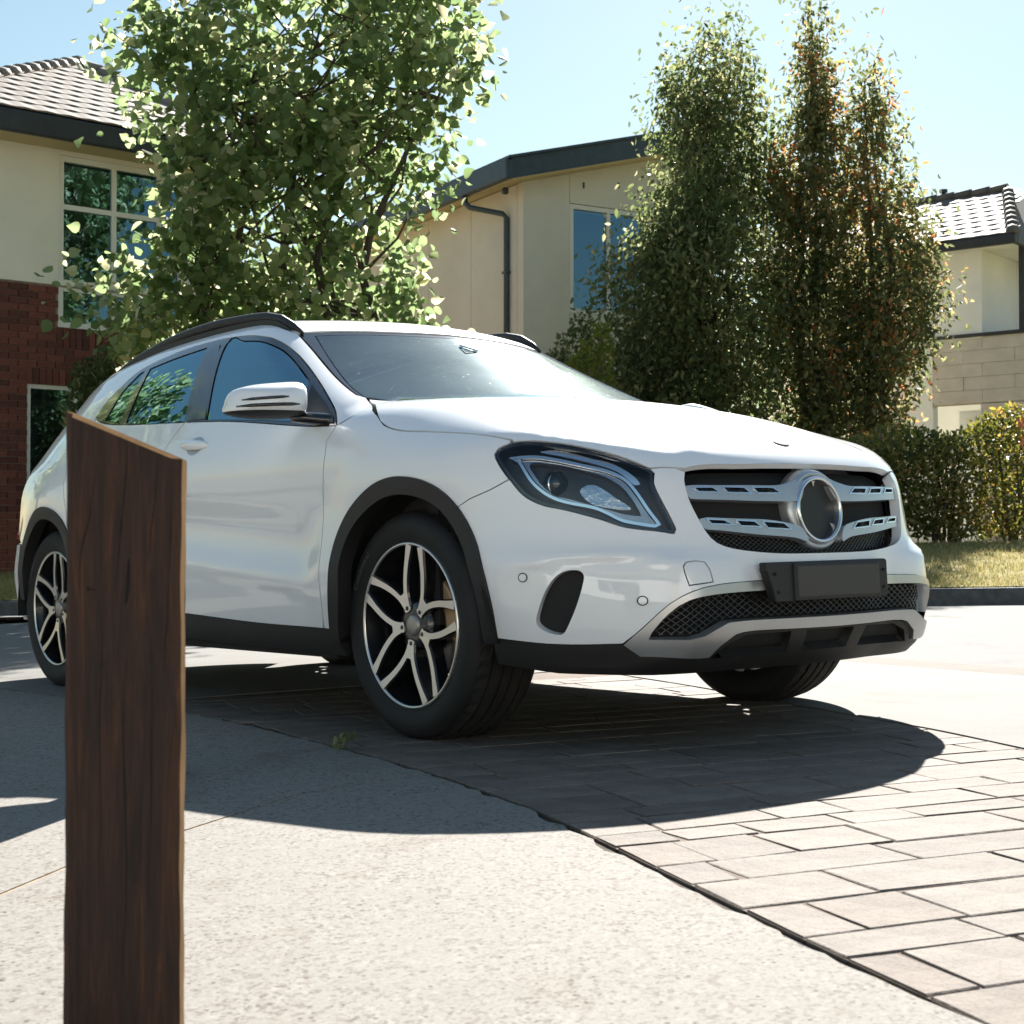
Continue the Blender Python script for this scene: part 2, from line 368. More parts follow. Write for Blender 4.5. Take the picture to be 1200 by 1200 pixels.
# lawn rising behind it
b = MB(); na, nd = 60, 30; A = np.linspace(-26, 40, na); Dd = np.concatenate([np.linspace(.163, 8, 22), np.linspace(10, 60, 8)])
def lawn_z(x, y):
    d = ((np.array([x, y])-KA)@kn); return gz(x)*max(0, 1-max(d-6, 0)/30)+.125+.075*min(max(d, 0), 4.6)
vs = []
for d in Dd:
    for a in A:
        p = KA+kd*a+kn*d; vs.append((p[0], p[1], lawn_z(*p)+(random.gauss(0,.008) if d > .3 else 0)))
b.add(vs, [(j*na+i, j*na+i+1, (j+1)*na+i+1, (j+1)*na+i) for j in range(nd-1) for i in range(na-1)], 0, True)
b.build('lawn', MAT['lawn'])['kind'] = 'structure'
# grass blades on the strips that show
gm, gn, go_ = newmat('grass blades'); gp = N(gn, 'BsdfPrincipled', Roughness=.7); ga = N(gn, 'Attribute', attribute_name='leaf_tone')
gr_ = ramp(gn, ga.outputs['Fac'], [(0, (.20,.19,.06)), (.5, (.34,.29,.12)), (1, (.46,.38,.2))]); gn.links.new(gr_.outputs[0], gp.inputs['Base Color'])
gt_ = N(gn, 'BsdfTranslucent'); gn.links.new(gr_.outputs[0], gt_.inputs[0]); gx_ = N(gn, 'MixShader', Fac=.5); gn.links.new(gp.outputs[0], gx_.inputs[1]); gn.links.new(gt_.outputs[0], gx_.inputs[2]); gn.links.new(gx_.outputs[0], go_.inputs[0])
def grass(n, s0, s1, d0, d1):
    v = []; f = []; tone = []
    for i in range(n):
        p = KA+kd*random.uniform(s0, s1)+kn*(d0+(d1-d0)*random.random()**1.3); h = random.uniform(.025,.06); a = random.random()*6.28; w = .006
        z = lawn_z(*p)-.004; lx, ly = random.gauss(0,.02), random.gauss(0,.02); k = len(v)
        v += [(p[0]-w*math.cos(a), p[1]-w*math.sin(a), z), (p[0]+w*math.cos(a), p[1]+w*math.sin(a), z), (p[0]+lx, p[1]+ly, z+h)]
        f.append((k,k+1,k+2)); tone.append(random.random())
    me = bpy.data.meshes.new('grass'); me.from_pydata(v, [], f); me.materials.append(gm)
    at = me.attributes.new('leaf_tone', 'FLOAT', 'FACE'); at.data.foreach_set('value', tone)
    o = link(bpy.data.objects.new('grass', me)); o['kind'] = 'stuff'
grass(16000, 6.5, 11.5, .17, 5.2); grass(4000, -3, 1.5, .17, 3)
# ---------------------------------------------------------------- houses
def render_mat(name, col): return mat(name, col, .9, var=.07, vscale=.9, bump=.25, bscale=45, bdist=.01)
MAT['cream'] = render_mat('cream render', (.74,.69,.58))
MAT['beige'] = render_mat('beige render', (.68,.635,.535))
MAT['offwhite'] = render_mat('off-white render', (.82,.815,.785))
MAT['soffit'] = mat('cream soffit', (.62,.50,.28), .8)
MAT['fascia'] = mat('dark grey fascia', (.030,.033,.038), .5, var=.2)
MAT['fascia_blue'] = mat('blue grey fascia', (.042,.062,.075), .45, var=.2)
MAT['frame'] = mat('pale window frame', (.74,.72,.66), .5)
MAT['dframe'] = mat('dark window frame', (.04,.045,.05), .4)
MAT['hmortar'] = mat('brick mortar', (.26,.20,.155), .95, var=.3, vscale=20)
MAT['inside'] = mat('dim room', (.05,.05,.048), .9)
MAT['blind'] = mat('roller blind', (.42,.38,.28), .9)
MAT['curtain'] = mat('grey curtain', (.34,.36,.36), .9, var=.3, vscale=14, stretch=(1,1,.02))
MAT['glass'] = glassmat('house window glass', (.66,.74,.76), 2.9, gloss=(.42,.74,1.))  # gloss colour paints a bluer mirrored sky into the panes
MAT['block'] = mat('pale split stone', (.60,.53,.46), .9, var=.12, vscale=3, bump=.4, bscale=30, bdist=.01)
def brick_mat():
    m, n, out = newmat('red brick'); p = N(n, 'BsdfPrincipled', Roughness=.9)
    oi = N(n, 'ObjectInfo'); r = ramp(n, oi.outputs['Random'], [(0, (.085,.030,.022)), (.4, (.15,.045,.030)), (.75, (.19,.062,.040)), (1, (.10,.035,.028))])
    a = noise(n, 18, 5, .65); ra = ramp(n, a.outputs[0], [(.3, (.7,.7,.7)), (.7, (1.15,1.1,1.1))])
    n.links.new(mix(n, r.outputs[0], ra.outputs[0], 1., 'MULTIPLY'), p.inputs['Base Color'])
    n.links.new(bumpn(n, a.outputs[0], .4, .01), p.inputs['Normal']); n.links.new(p.outputs[0], out.inputs[0]); return m
MAT['brick'] = brick_mat()
def tile_mat(name, cols):
    m, n, out = newmat(name); p = N(n, 'BsdfPrincipled', Roughness=.75)
    oi = N(n, 'ObjectInfo'); r = ramp(n, oi.outputs['Random'], [((i+.5)/len(cols), c) for i, c in enumerate(cols)])
    a = noise(n, 9, 5, .65); ra = ramp(n, a.outputs[0], [(.3, (.75,.73,.7)), (.7, (1.1,1.1,1.1))])
    n.links.new(mix(n, r.outputs[0], ra.outputs[0], 1., 'MULTIPLY'), p.inputs['Base Color']); n.links.new(p.outputs[0], out.inputs[0]); return m
MAT['tile'] = tile_mat('weathered concrete tile', [(.22,.185,.155), (.27,.235,.205), (.245,.205,.17)])
MAT['tile_grey'] = tile_mat('grey concrete tile', [(.12,.105,.094), (.15,.135,.12), (.135,.12,.105)])
def part(name, m, parent, *boxes, bev=0):
    b = MB()
    for q in boxes: b.box(*q)
    o = b.build(name, m, parent)
    return bevel(o, bev) if bev else o
def window(parent, a0, a1, z0, z1, vs=(), hs=(), fr=.06, y=0, fm='frame', depth=.12, blind=0, back='inside', inset_=.05):
    """a window in the wall plane y, frame bars at vs and hs, panes between them"""
    bx = [(a0,a1,y-.01,y+.08,z0,z0+fr), (a0,a1,y-.01,y+.08,z1-fr,z1), (a0,a0+fr,y-.01,y+.08,z0+fr,z1-fr), (a1-fr,a1,y-.01,y+.08,z0+fr,z1-fr)]
    xs = [a0+fr, *vs, a1-fr]; zs = [z0+fr, *hs, z1-fr]
    for v in vs: bx.append((v-fr*.45, v+fr*.45, y-.004, y+.075, z0+fr, z1-fr))
    cuts = [a0+fr]+[c for v in vs for c in (v-fr*.45, v+fr*.45)]+[a1-fr]
    for h in hs:
        for k in range(0, len(cuts), 2): bx.append((cuts[k], cuts[k+1], y-.002, y+.07, h-fr*.45, h+fr*.45))
    w = part('window', MAT[fm], parent, *bx)
    for i in range(0, len(cuts), 2):
        zc = [z0+fr]+[c for h in hs for c in (h-fr*.45, h+fr*.45)]+[z1-fr]
        for j in range(0, len(zc), 2):
            b = MB(); e = random.uniform(-.002,.002)
            b.add([(cuts[i],y+.03+e,zc[j]),(cuts[i+1],y+.03-e,zc[j]),(cuts[i+1],y+.032,zc[j+1]),(cuts[i],y+.032,zc[j+1])], [(0,1,2,3)])
            b.build('pane', MAT['glass'], w)
    part('room', MAT[back], w, (a0+.01,a1-.01,y+.45,y+.5,z0+.01,z1-.01))
    if blind: part('blind', MAT['blind'], w, (a0+fr,a1-fr,y+.10,y+.115,z1-fr-blind,z1-fr))
    return w
def wall_holes(name, m, parent, x0, x1, z0, z1, holes, y0=0, th=.25, topf=None):
    """a wall slab with rectangular openings; its outer face at y0"""
    L = [np.array([(x0,z0),(x1,z0),(x1,topf(x1) if topf else z1),(x0,topf(x0) if topf else z1)], float)]+[np.array([(a,c),(b_,c),(b_,d),(a,d)], float) for a, b_, c, d in holes]
    V, T, ids = triangulate(L, 0); b = MB()
    b.add([(x,y0,z) for x, z in V], T.tolist()); b.add([(x,y0+th,z) for x, z in V], T[:, ::-1].tolist())
    for k, I in enumerate(ids):
        n = len(I); P = V[I]; f = [(i, (i+1) % n, (i+1) % n+n, i+n) for i in range(n)]
        if k: f = [q[::-1] for q in f]
        b.add([(x,y0,z) for x, z in P]+[(x,y0+th,z) for x, z in P], [q[::-1] for q in f])
    return b.build(name, m, parent)
def tiles(parent, m, eave, along, up, rows, edgefn, w=.30, h=.33, wave=.009, limit=290, stuff=None, th=.016):
    """courses of roof tiles on a slope. eave point, unit vectors along and up the slope; edgefn(v) -> (u0,u1)"""
    E, A, U = Vector(eave), Vector(along), Vector(up); Nn = A.cross(U).normalized()
    if Nn.z < 0: Nn = -Nn
    b = MB(); k = 5; vs = []
    for j, v in enumerate((0, h*1.12)):
        for i in range(k+1):
            u = w*i/k*1.02; z = wave*(.5+.5*math.cos(2*math.pi*i/k))+(th if j == 0 else 0)
            vs.append(A*u+U*v+Nn*z)
    for i in range(k+1): vs.append(A*(w*i/k*1.02)-Nn*.0)
    b.add(vs, [(i,i+1,k+2+i,k+1+i) for i in range(k)]+[(2*k+2+i,2*k+3+i,i+1,i) for i in range(k)], 0, False)
    me = b.mesh('tile', m); n = 0; rest = MB()
    for r in range(rows):
        u0, u1 = edgefn(r*h); u = u0+((r % 2)*w*.5 if True else 0)
        u = math.floor(u0/w)*w+(r % 2)*w*.5
        while u < u1-w*.3:
            if u > u0-w*.7:
                loc = E+A*u+U*(r*h)
                if n < limit:
                    o = bpy.data.objects.new('roof_tile', me); o.location = loc; link(o, parent); n += 1
                else: rest.add([v+loc for v in map(Vector, b.v)], b.f)
            u += w
    if rest.v: rest.build('roof_tile', m, parent)['kind'] = 'stuff'
def ridge(parent, m, p, q, r=.10, step=.36, name='ridge_tile'):
    p, q = Vector(p), Vector(q); d = (q-p); L = d.length; d.normalize(); n = int(L/step)
    for i in range(n):
        a = p+d*(i*step); c = p+d*((i+1.08)*step); b = MB()
        b.tube([a+Vector((0,0,-.02)), c+Vector((0,0,-.035))], [r*1.12, r*.95], 8, sy=.75); b.build(name, m, parent)
# ---- brick and render house on the left
H1 = empty('brick_house', (-5.981, 19.0, .0), math.radians(39))
tag(H1, 'two-storey house with red brick below, cream render above and a pale tiled roof', 'house')
UW = (.37, 2.10, 3.30, 5.47); LW = (-.02, 1.25, 1.05, 2.56)
wall_holes('rendered_wall', MAT['cream'], H1, -1.1, 2.78, 3.823, 5.6, [(UW[0],UW[1],3.9,UW[3])], -.012, .22)
wall_holes('mortar_wall', MAT['hmortar'], H1, -1.1, 2.78, .0, 3.82, [(UW[0],UW[1],UW[2],3.9-.09),(LW[0],LW[1],LW[2],LW[3])], .012, .2)
part('side_wall', MAT['hmortar'], H1, (2.58,2.78,.22,7,0,5.6), (-1.1,-.9,.22,7,0,5.6), (-.9,2.58,6.8,7,0,5.6))
part('floor', MAT['inside'], H1, (-.89,2.57,.23,6.7,2.78,2.95))
window(H1, *UW, vs=(1.12, 1.75), hs=(3.79, 4.83), fr=.07, y=.03, blind=.30, back='curtain')
window(H1, *LW, vs=(.62,), fr=.05, y=.04, back='curtain')
# bricks, one by one where they show, the rest as one piece
bk = MB(); bk.box(0,.229,-.013,.05,0,.0755); bme = bk.mesh('brick', MAT['brick'])
sk = MB(); sk.box(0,.0755,-.013,.05,0,.215); sme = sk.mesh('soldier_brick', MAT['brick'])
bn = 0; rest = MB()
for r in range(45):
    z = .02+r*.0860; 
    if z+.0755 > 3.82: break
    x = -1.1+(r % 2)*.12
    while x < 2.55:
        clear = not any(x+.229 > w[0] and x < w[1] and z+.0755 > w[2]-.205 and z < w[3]+.205*(k == 1) for k, w in enumerate((UW, LW)))
        if not clear:                     # cut bricks beside an opening
            for w in (UW, LW):
                lo_, hi_ = (w[2]-.205, w[3]+(.205 if w is LW else 0))
                if z+.0755 > lo_ and z < hi_:
                    for a0_, a1_ in ((x, min(x+.229, w[0]-.006)), (max(x, w[1]+.006), x+.229)):
                        if a1_-a0_ > .03 and (a1_ <= w[0] or a0_ >= w[1]):
                            o = bpy.data.objects.new('brick', bme); o.location = (a0_, 0, z); o.scale.x = (a1_-a0_)/.229; link(o, H1); bn += 1
        if clear:
            if -.56 < x < 1.25 and z > .9 and bn < 250:
                o = bpy.data.objects.new('brick', bme); o.location = (x, random.uniform(-.003,.003), z); link(o, H1); bn += 1
            else: rest.add([(v[0]+x, v[1], v[2]+z) for v in bk.v], bk.f)
        x += .2395
rowz = [.02+r*.086 for r in range(45)]
for w, zz, z9 in ((UW, max(q for q in rowz if q+.0755-.086 <= UW[2]-.205), UW[2]-.004), (LW, LW[3]+.006, min(q for q in rowz if q >= LW[3]+.205)-.010), (LW, max(q for q in rowz if q+.0755-.086 <= LW[2]-.205), LW[2]-.004)):
    hs_ = (z9-zz)/.215
    x = w[0]-.02
    while x < min(w[1], 2.2)-.05:
        if x < 1.2 and bn < 299 and zz > 1:
            o = bpy.data.objects.new('brick', sme); o.scale.z = hs_; o.location = (x, random.uniform(-.003,.003), zz); link(o, H1); bn += 1
        else: rest.add([(v[0]+x, v[1], v[2]*hs_+zz) for v in sk.v], sk.f)
        x += .0855
rest.build('brick', MAT['brick'], H1)['kind'] = 'stuff'
part('soffit', MAT['soffit'], H1, (-1.58,3.25,-.46,.0,5.53,5.56), (2.78,3.25,0,7.4,5.53,5.56), (-1.58,-1.1,0,7.4,5.53,5.56))
part('gutter', MAT['fascia'], H1, (-1.66,3.33,-.56,-.465,5.52,5.79), (3.25,3.33,-.46,7.4,5.52,5.79), (-1.66,-1.585,-.46,7.4,5.52,5.79), bev=.02)
ap = Vector((1.855,2.90,7.607)); el, er = Vector((-1.61,-.5,5.80)), Vector((3.277,-.5,5.80))
bl, br = Vector((-1.61,7.4,5.80)), Vector((3.277,7.4,5.80)); ab = Vector((1.855,5.2,7.607))
b = MB(); b.add([el,er,ap,bl,br,ab], [(0,1,2),(1,4,5,2),(3,0,2,5),(4,3,5)]); b.build('roof', MAT['tile_grey'], H1)
slope = (ap-Vector((1.855,-.5,5.80))); Ls = slope.length; up = slope/Ls
tiles(H1, MAT['tile'], (0,-.53,5.815), (1,0,0), up, int(Ls/.33), lambda v: (-1.61+(1.855+1.61)*v/Ls, 3.277-(3.277-1.855)*v/Ls), w=.28, h=.33)
ridge(H1, MAT['tile'], el+Vector((0,0,.06)), ap+Vector((0,0,.07)), .11, .33); ridge(H1, MAT['tile'], er+Vector((0,0,.06)), ap+Vector((0,0,.07)), .11, .33)
ridge(H1, MAT['tile'], ap+Vector((0,0,.07)), ab+Vector((0,0,.07)), .11, .33)
# ---- pale house in the middle with a one-way sloping roof
H2 = empty('rendered_house', (.181, 25.0, 0), math.radians(30))
tag(H2, 'beige rendered house with a dark sloping roof edge, downpipe and tall blue-reflecting window', 'house')
top2 = lambda x: 6.50+.262*x
pw = (.90, 2.45, 4.42, 6.24)
def panel_wall(x0, x1, z0, z1f, holes=()):
    wall_holes('wall_panel', MAT['beige'], H2, x0+.006, x1-.006, z0, 0, list(holes), 0, .2, z1f)
panel_wall(0, .90, .0, top2); panel_wall(.90, 2.50, .0, lambda x: pw[2]-.01); panel_wall(.90, 2.50, pw[3]+.01, top2)
panel_wall(2.50, 3.9, .0, top2)
window(H2, pw[0]+.01, pw[1], pw[2], pw[3], vs=(1.69,), fr=.075, y=.03)
part('vent', MAT['dframe'], H2, (1.16,1.185,-.02,.0,6.52,6.62), (1.86,1.885,-.02,.0,6.60,6.70))
part('eaves_lamp', MAT['dframe'], H2, (-.30,-.20,.10,.20,6.29,6.40), bev=.03)
for y0, y1 in ((.2,1.78),(1.78,3.4),(3.4,5.6),(5.6,9)):
    part('wall_panel', MAT['beige'], H2, (-.0,.2,y0+.006,y1-.006,0,6.49))
part('rear_wall', MAT['beige'], H2, (0.2,3.9,8.8,9.0,0,6.49), (3.7,3.9,.2,8.8,0,7.4))
def sl_box(name, m, x0, x1, y0, y1, za, zb, parent=H2, k=.262):
    b = MB(); f = lambda x: k*x
    b.add([(x,y,f(x)+z) for z in (za,zb) for x, y in ((x0,y0),(x1,y0),(x1,y1),(x0,y1))], [(0,3,2,1),(4,5,6,7),(0,1,5,4),(1,2,6,5),(2,3,7,6),(3,0,4,7)])
    return b.build(name, m, parent)
sl_box('soffit', MAT['soffit'], -.45, 4.3, -.42, 9.3, 6.505, 6.53)
sl_box('roof', MAT['fascia_blue'], -.55, 4.4, -.50, 9.4, 6.86, 6.90)
sl_box('fascia', MAT['fascia_blue'], -.48, 4.35, -.45, -.42, 6.53, 6.858)
part('eave_gutter', MAT['fascia_blue'], H2, (-.58,-.46,-.46,9.3,6.40,6.71), bev=.02)
b = MB(); b.tube([(-.52,1.05,6.42),(-.52,1.02,6.28),(-.47,.96,6.20),(-.10,.50,6.05),(-.05,.46,5.98),(-.05,.46,0)], .048, 10); b.build('downpipe', MAT['fascia_blue'], H2)
part('pipe_bracket', MAT['fascia_blue'], H2, (-.105,-.0,.40,.52,5.05,5.09))
# ---- white two-storey house on the right
H3 = empty('white_house', (7.669, 28.0, 0), math.radians(-40))
tag(H3, 'white two-storey house with a stone-clad balcony and grey tiled roof', 'house')
part('upper_wall', MAT['offwhite'], H3, (-3.5,.95,.0,.25,4.26,5.84))
part('balcony_wall', MAT['offwhite'], H3, (.953,1.30,1.6,1.8,4.26,5.84), (1.75,2.0,1.6,1.8,4.26,5.84), (1.30,1.75,1.6,1.8,5.60,5.84), (.75,.95,.25,1.8,4.26,5.84))
window(H3, 1.30, 1.75, 4.30, 5.60, vs=(1.53,), fr=.05, y=1.62, fm='dframe')
part('balcony_floor', MAT['offwhite'], H3, (-.05,2.0,.15,1.6,4.10,4.255))
part('lower_wall', MAT['offwhite'], H3, (-3.5,-.01,.06,.26,0,4.25), (-.01,.55,1.2,1.4,0,3.08), (-3.5,2.0,5.5,5.7,0,5.84))
part('carport_door', mat('carport door', (.16,.145,.12), .7, var=.2), H3, (.55,1.6,1.2,1.3,0,3.08))
part('parapet_core', MAT['block'], H3, (.0,2.0,.03,.20,3.09,4.28), (.92,2.0,.03,.30,0,3.08))
for r in range(5):
    z = 3.095+r*.238; x = 0-(r % 2)*.35
    while x < 3.2:
        x1 = min(x+.95, 4.2); x0_ = max(x, 0)
        part('block', MAT['block'], H3, (x0_+.003,x1-.003,random.uniform(-.006,.004),.029,z+.003,z+.235)); x += .95
for r in range(9):
    z = .94+r*.238; x = .92-(r % 2)*.35
    while x < 3.0:
        part('block', MAT['block'], H3, (max(x,.92)+.003,x+.947,random.uniform(-.006,.004),.029,z+.003,min(z+.235,3.085))); x += .95
part('parapet_cap', MAT['fascia'], H3, (-.06,4.25,-.06,.24,4.285,4.345), bev=.01)
part('column', MAT['fascia'], H3, (1.62,1.72,.02,.12,4.35,5.84))
part('soffit', MAT['offwhite'], H3, (-3.6,1.74,-.55,1.9,5.845,5.87))
part('gutter', MAT['fascia'], H3, (-3.6,1.84,-.68,-.56,5.76,5.93), (1.75,1.84,-.56,6,5.76,5.93), bev=.02)
e0, e1 = Vector((-4,-.62,5.93)), Vector((1.78,-.62,5.93)); apx = Vector((.551, 2.20, 7.36)); apl = Vector((-4,2.20,7.36))
b = MB(); b.add([e0, e1, apx, apl, Vector((1.78,6,5.93)), Vector((-4,5.0,5.93)), Vector((.551,6,7.36))], [(0,1,2,3),(1,4,6,2),(3,2,6,5)]); b.build('roof', MAT['tile_grey'], H3)
sl3 = (apx-Vector((.551,-.62,5.93))); L3 = sl3.length
tiles(H3, MAT['tile_grey'], (0,-.66,5.94), (1,0,0), sl3/L3, int(L3/.33), lambda v: (-3.2, 1.78-(1.78-.551)*v/L3), w=.30, h=.33, limit=200)
ridge(H3, MAT['tile_grey'], e1+Vector((0,0,.05)), apx+Vector((0,0,.06)), .11, .36); ridge(H3, MAT['tile_grey'], apx+Vector((0,0,.06)), apl+Vector((0,0,.06)), .11, .36)
b = MB(); b.tube([(-.75,2.2,7.36),(-.75,2.2,7.50)], .04, 10); b.tube([(-.75,2.2,7.50),(-.75,2.2,7.56)], .08, 10); b.build('roof_vent', MAT['fascia_blue'], H3)

# ---- unseen house behind and wall on the left, added for bounce light and reflections
H4 = empty('added_house', (-1.5, -11.5, -.05), math.pi)
tag(H4, 'unseen cream house added behind the photographer for bounce light and reflections in the white paint', 'house')
wall_holes('rendered_wall', MAT['offwhite'], H4, -13, 11, 0, 3.0, [(-4.5,.8,0,2.35),(3.0,5.2,.7,2.2),(-10.5,-8.0,.7,2.2)], 0, .25)
window(H4, 3.0, 5.2, .7, 2.2, vs=(4.1,), fr=.07, y=.05); window(H4, -10.5, -8.0, .7, 2.2, vs=(-9.25,), fr=.07, y=.05)
for i in range(5): part('garage_panel', MAT['cream'], H4, (-4.49,.79,.08,.12,.005+i*.468,.460+i*.468))
part('gutter', MAT['fascia'], H4, (-13.5,11.5,-.62,-.50,2.92,3.10)); part('soffit', MAT['offwhite'], H4, (-13.5,11.5,-.49,0,2.95,2.98))
b = MB(); b.add([(-13.6,-.6,3.1),(11.6,-.6,3.1),(7.6,3.6,5.0),(-9.6,3.6,5.0),(11.6,8,3.1),(-13.6,8,3.1)], [(0,1,2,3),(1,4,2),(4,5,3,2),(5,0,3)]); b.build('roof', MAT['tile'], H4)
H5 = empty('added_wall', (-13.0, 1.5, gz(-13.0)), -.35)
tag(H5, 'unseen low rendered wall added left of the drive to be mirrored in the car doors', 'wall')
part('wall_face', MAT['offwhite'], H5, (-.1,.1,-7,7,-.3,1.25)); part('coping', MAT['fascia'], H5, (-.14,.14,-7.05,7.05,1.255,1.33))
# ---------------------------------------------------------------- trees, hedge, shrubs
MAT['bark'] = mat('grey brown bark', (.085,.065,.050), .95, var=.4, vscale=8, bump=.7, bscale=25, bdist=.02, stretch=(1,1,.25))
MAT['leaf_broad'] = leafmat('broad leaf', [(.068,.103,.031), (.088,.127,.041), (.121,.159,.054), (.182,.209,.088), (.257,.257,.121)], .60, (3.5,3.3,4.6))
MAT['leaf_dark'] = leafmat('evergreen leaf', [(.046,.068,.024), (.062,.086,.030), (.086,.111,.041), (.135,.155,.065), (.230,.230,.121)], .52, (3.4,3.1,3.4))
MAT['leaf_rust'] = leafmat('evergreen leaf with rust', [(.047,.065,.025), (.062,.083,.030), (.086,.104,.039), (.124,.137,.055), (.208,.195,.098), (.260,.111,.039)], .52, (3.4,3.0,3.2))
MAT['leaf_hedge'] = leafmat('hedge leaf', [(.052,.075,.025), (.075,.10,.032), (.115,.135,.045), (.19,.19,.07), (.29,.21,.095)], .45, (2.8,2.3,1.2))
MAT['leaf_lime'] = leafmat('lime leaf', [(.12,.16,.03), (.16,.19,.04), (.20,.21,.05)], .45, (1.5,1.4,.8))
MAT['flower'] = mat('orange flower', (.62,.20,.10), .7)
LEAF = {'broad': [(0,0,0),(.24,.06,.06),(.42,.28,.10),(.38,.55,.06),(.18,.80,-.02),(0,1,-.16),(-.18,.80,-.02),(-.38,.55,.06),(-.42,.28,.10),(-.24,.06,.06)],
        'long': [(0,0,0),(.22,.35,.05),(.17,.72,.02),(0,1,-.10),(-.17,.72,.02),(-.22,.35,.05)]}
def leaf_cloud(name, pts, size, m, parent, shape='long', droop=.5, rng=None, sizevar=.3, outdir=None):
    """one mesh of folded leaves, one leaf at every point"""
    rng = rng or RNG; pts = np.asarray(pts); n = len(pts); L = np.array(LEAF[shape]); k = len(L)
    d = rng.normal(0, 1, (n,3)); 
    if outdir is not None: d += outdir
    d[:,2] -= droop*1.6; d /= np.linalg.norm(d, axis=1, keepdims=True)
    s = rng.normal(0, 1, (n,3)); s -= (s*d).sum(1, keepdims=True)*d; s /= np.linalg.norm(s, axis=1, keepdims=True)
    u = np.cross(s, d); sz = size*(1+rng.uniform(-sizevar, sizevar, n))
    V = pts[:,None]+sz[:,None,None]*(L[None,:,0:1]*s[:,None]+L[None,:,1:2]*d[:,None]+L[None,:,2:3]*u[:,None])
    h = k//2; fa = list(range(0, h+1)); fb = [0]+list(range(h, k)); base = np.arange(n)*k
    F = np.concatenate([np.stack([base+i for i in fa], 1), np.stack([base+i for i in fb], 1)])
    me = bpy.data.meshes.new(name); me.vertices.add(n*k); me.vertices.foreach_set('co', V.reshape(-1))
    nf = len(F); w = F.shape[1]; me.loops.add(nf*w); me.loops.foreach_set('vertex_index', F.reshape(-1).astype(np.int32))
    me.polygons.add(nf); me.polygons.foreach_set('loop_start', np.arange(nf, dtype=np.int32)*w)
    me.update(calc_edges=True); me.materials.append(m)
    clump = np.sin(pts@np.array([3.1,2.3,2.9]))*.13+np.sin(pts@np.array([-1.7,4.1,1.3])+1)*.10
    t = np.clip(rng.beta(1.6, 2.2, n)+clump, .0, .999)
    at = me.attributes.new('leaf_tone', 'FLOAT', 'FACE'); at.data.foreach_set('value', np.concatenate([t, t]).astype(np.float32))
    return link(bpy.data.objects.new(name, me), parent)
def limb(b, p, q, r0, r1, wob=.08, n=6, seg=5, rng=None):
    rng = rng or RNG; p, q = np.array(p, float), np.array(q, float); P = []
    for i in range(seg+1):
        t = i/seg; P.append(p+(q-p)*t+rng.normal(0, wob, 3)*(t*(1-t)*2)+np.array([0,0,-.10*np.linalg.norm((q-p)[:2])*math.sin(math.pi*t)*.5]))
    b.tube(P, [r0+(r1-r0)*i/seg for i in range(seg+1)], n); return P
def tree(name, label, cat, base, rows, depth, nclump, per, spread, size, m, shape, droop, trunk_r, seed, group=None, stems=1, core=.0, elong=1.25, fill=.82):
    """rows: (height, left, right) outline of the crown in metres about the base; clumps of leaves sit on limbs inside it"""
    rng = np.random.default_rng(seed); root = empty(name, base); tag(root, label, cat, group)
    R = np.array(rows, float); hs = R[:,0]; lo = lambda z: np.interp(z, hs, R[:,1]); hi = lambda z: np.interp(z, hs, R[:,2])
    zmin, zmax = hs[0], hs[-1]; tb = MB(); lb = MB(); mid = lambda z: (lo(z)+hi(z))/2
    cz = []; 
    wsum = np.interp(np.linspace(zmin, zmax, 200), hs, (R[:,2]-R[:,1])); zz = np.linspace(zmin, zmax, 200)
    cdf = np.cumsum(wsum**1.4+.05); cdf /= cdf[-1]
    P = []
    for i in range(nclump):
        z = np.interp(rng.random(), cdf, zz); a = rng.random()*2*math.pi; rr = fill*math.sqrt(core+(1-core)*rng.random())
        rr *= 1+(.28*rng.random() if rng.random() < .22 else 0); hw = (hi(z)-lo(z))/2; P.append((mid(z)+hw*rr*math.cos(a), hw*depth*rr*math.sin(a), z))
    P = np.array(P)
    # stems
    top = zmax*.97; trunks = []
    for k in range(stems):
        ox = 0 if stems == 1 else (k-(stems-1)/2)*.25
        zt = top if k == 0 else top*rng.uniform(.75,.95)
        seg = 12; pts = []
        for i in range(seg+1):
            t = i/seg; z = zt*t; tx = mid(max(z, zmin)) if z > zmin else mid(zmin)*t*seg/ max(seg*zmin/zt,1)
            sx = (hi(max(z,zmin))-lo(max(z,zmin)))*.18*(k-(stems-1)/2)
            pts.append((ox*(1-t)+ (mid(max(z,zmin))+sx)*t+rng.normal(0,.03), rng.normal(0,.04), z-.15))
        rr = [max(trunk_r*(1-.93*i/seg), .008) for i in range(seg+1)]; tb.tube(pts, rr, 9); trunks.append(np.array(pts))
    tb.build('trunk', MAT['bark'], root)
    for p in P[::1]:
        tp = trunks[rng.integers(len(trunks))]; z0 = max(p[2]-.35*np.hypot(p[0]-mid(p[2]), p[1])-.5-.1*rng.random(), .35*zmin)
        j = int(np.argmin(np.abs(tp[:,2]-z0))); 
        if rng.random() < .6: limb(lb, tp[j], p, max(trunk_r*.34*(1-p[2]/zmax*.6), .013), .005, .10, 5, 4, rng)
    lb.build('limb', MAT['bark'], root)['kind'] = 'stuff'
    # leaves
    L = []; O = []
    for p in P:
        k = max(int(per*rng.uniform(.5, 1.4)), 3); sp = spread*rng.uniform(.6, 1.25)
        q = rng.normal(0, 1, (k,3))*np.array([sp, sp, sp*elong]); L.append(p+q)
        o = np.array([p[0]-mid(p[2]), p[1], .2]); O.append(np.tile(o/max(np.linalg.norm(o), .1)*.5, (k,1)))
    c = leaf_cloud('crown', np.vstack(L), size, m, root, shape, droop, rng, sizevar=.42, outdir=np.vstack(O)); return root
def rows_px(px, D, base_lat, zoff):
    return [(.573+(637.7-y)/1801*D-zoff, (a-600)/1801*D-base_lat, (c-600)/1801*D-base_lat) for y, a, c in px]
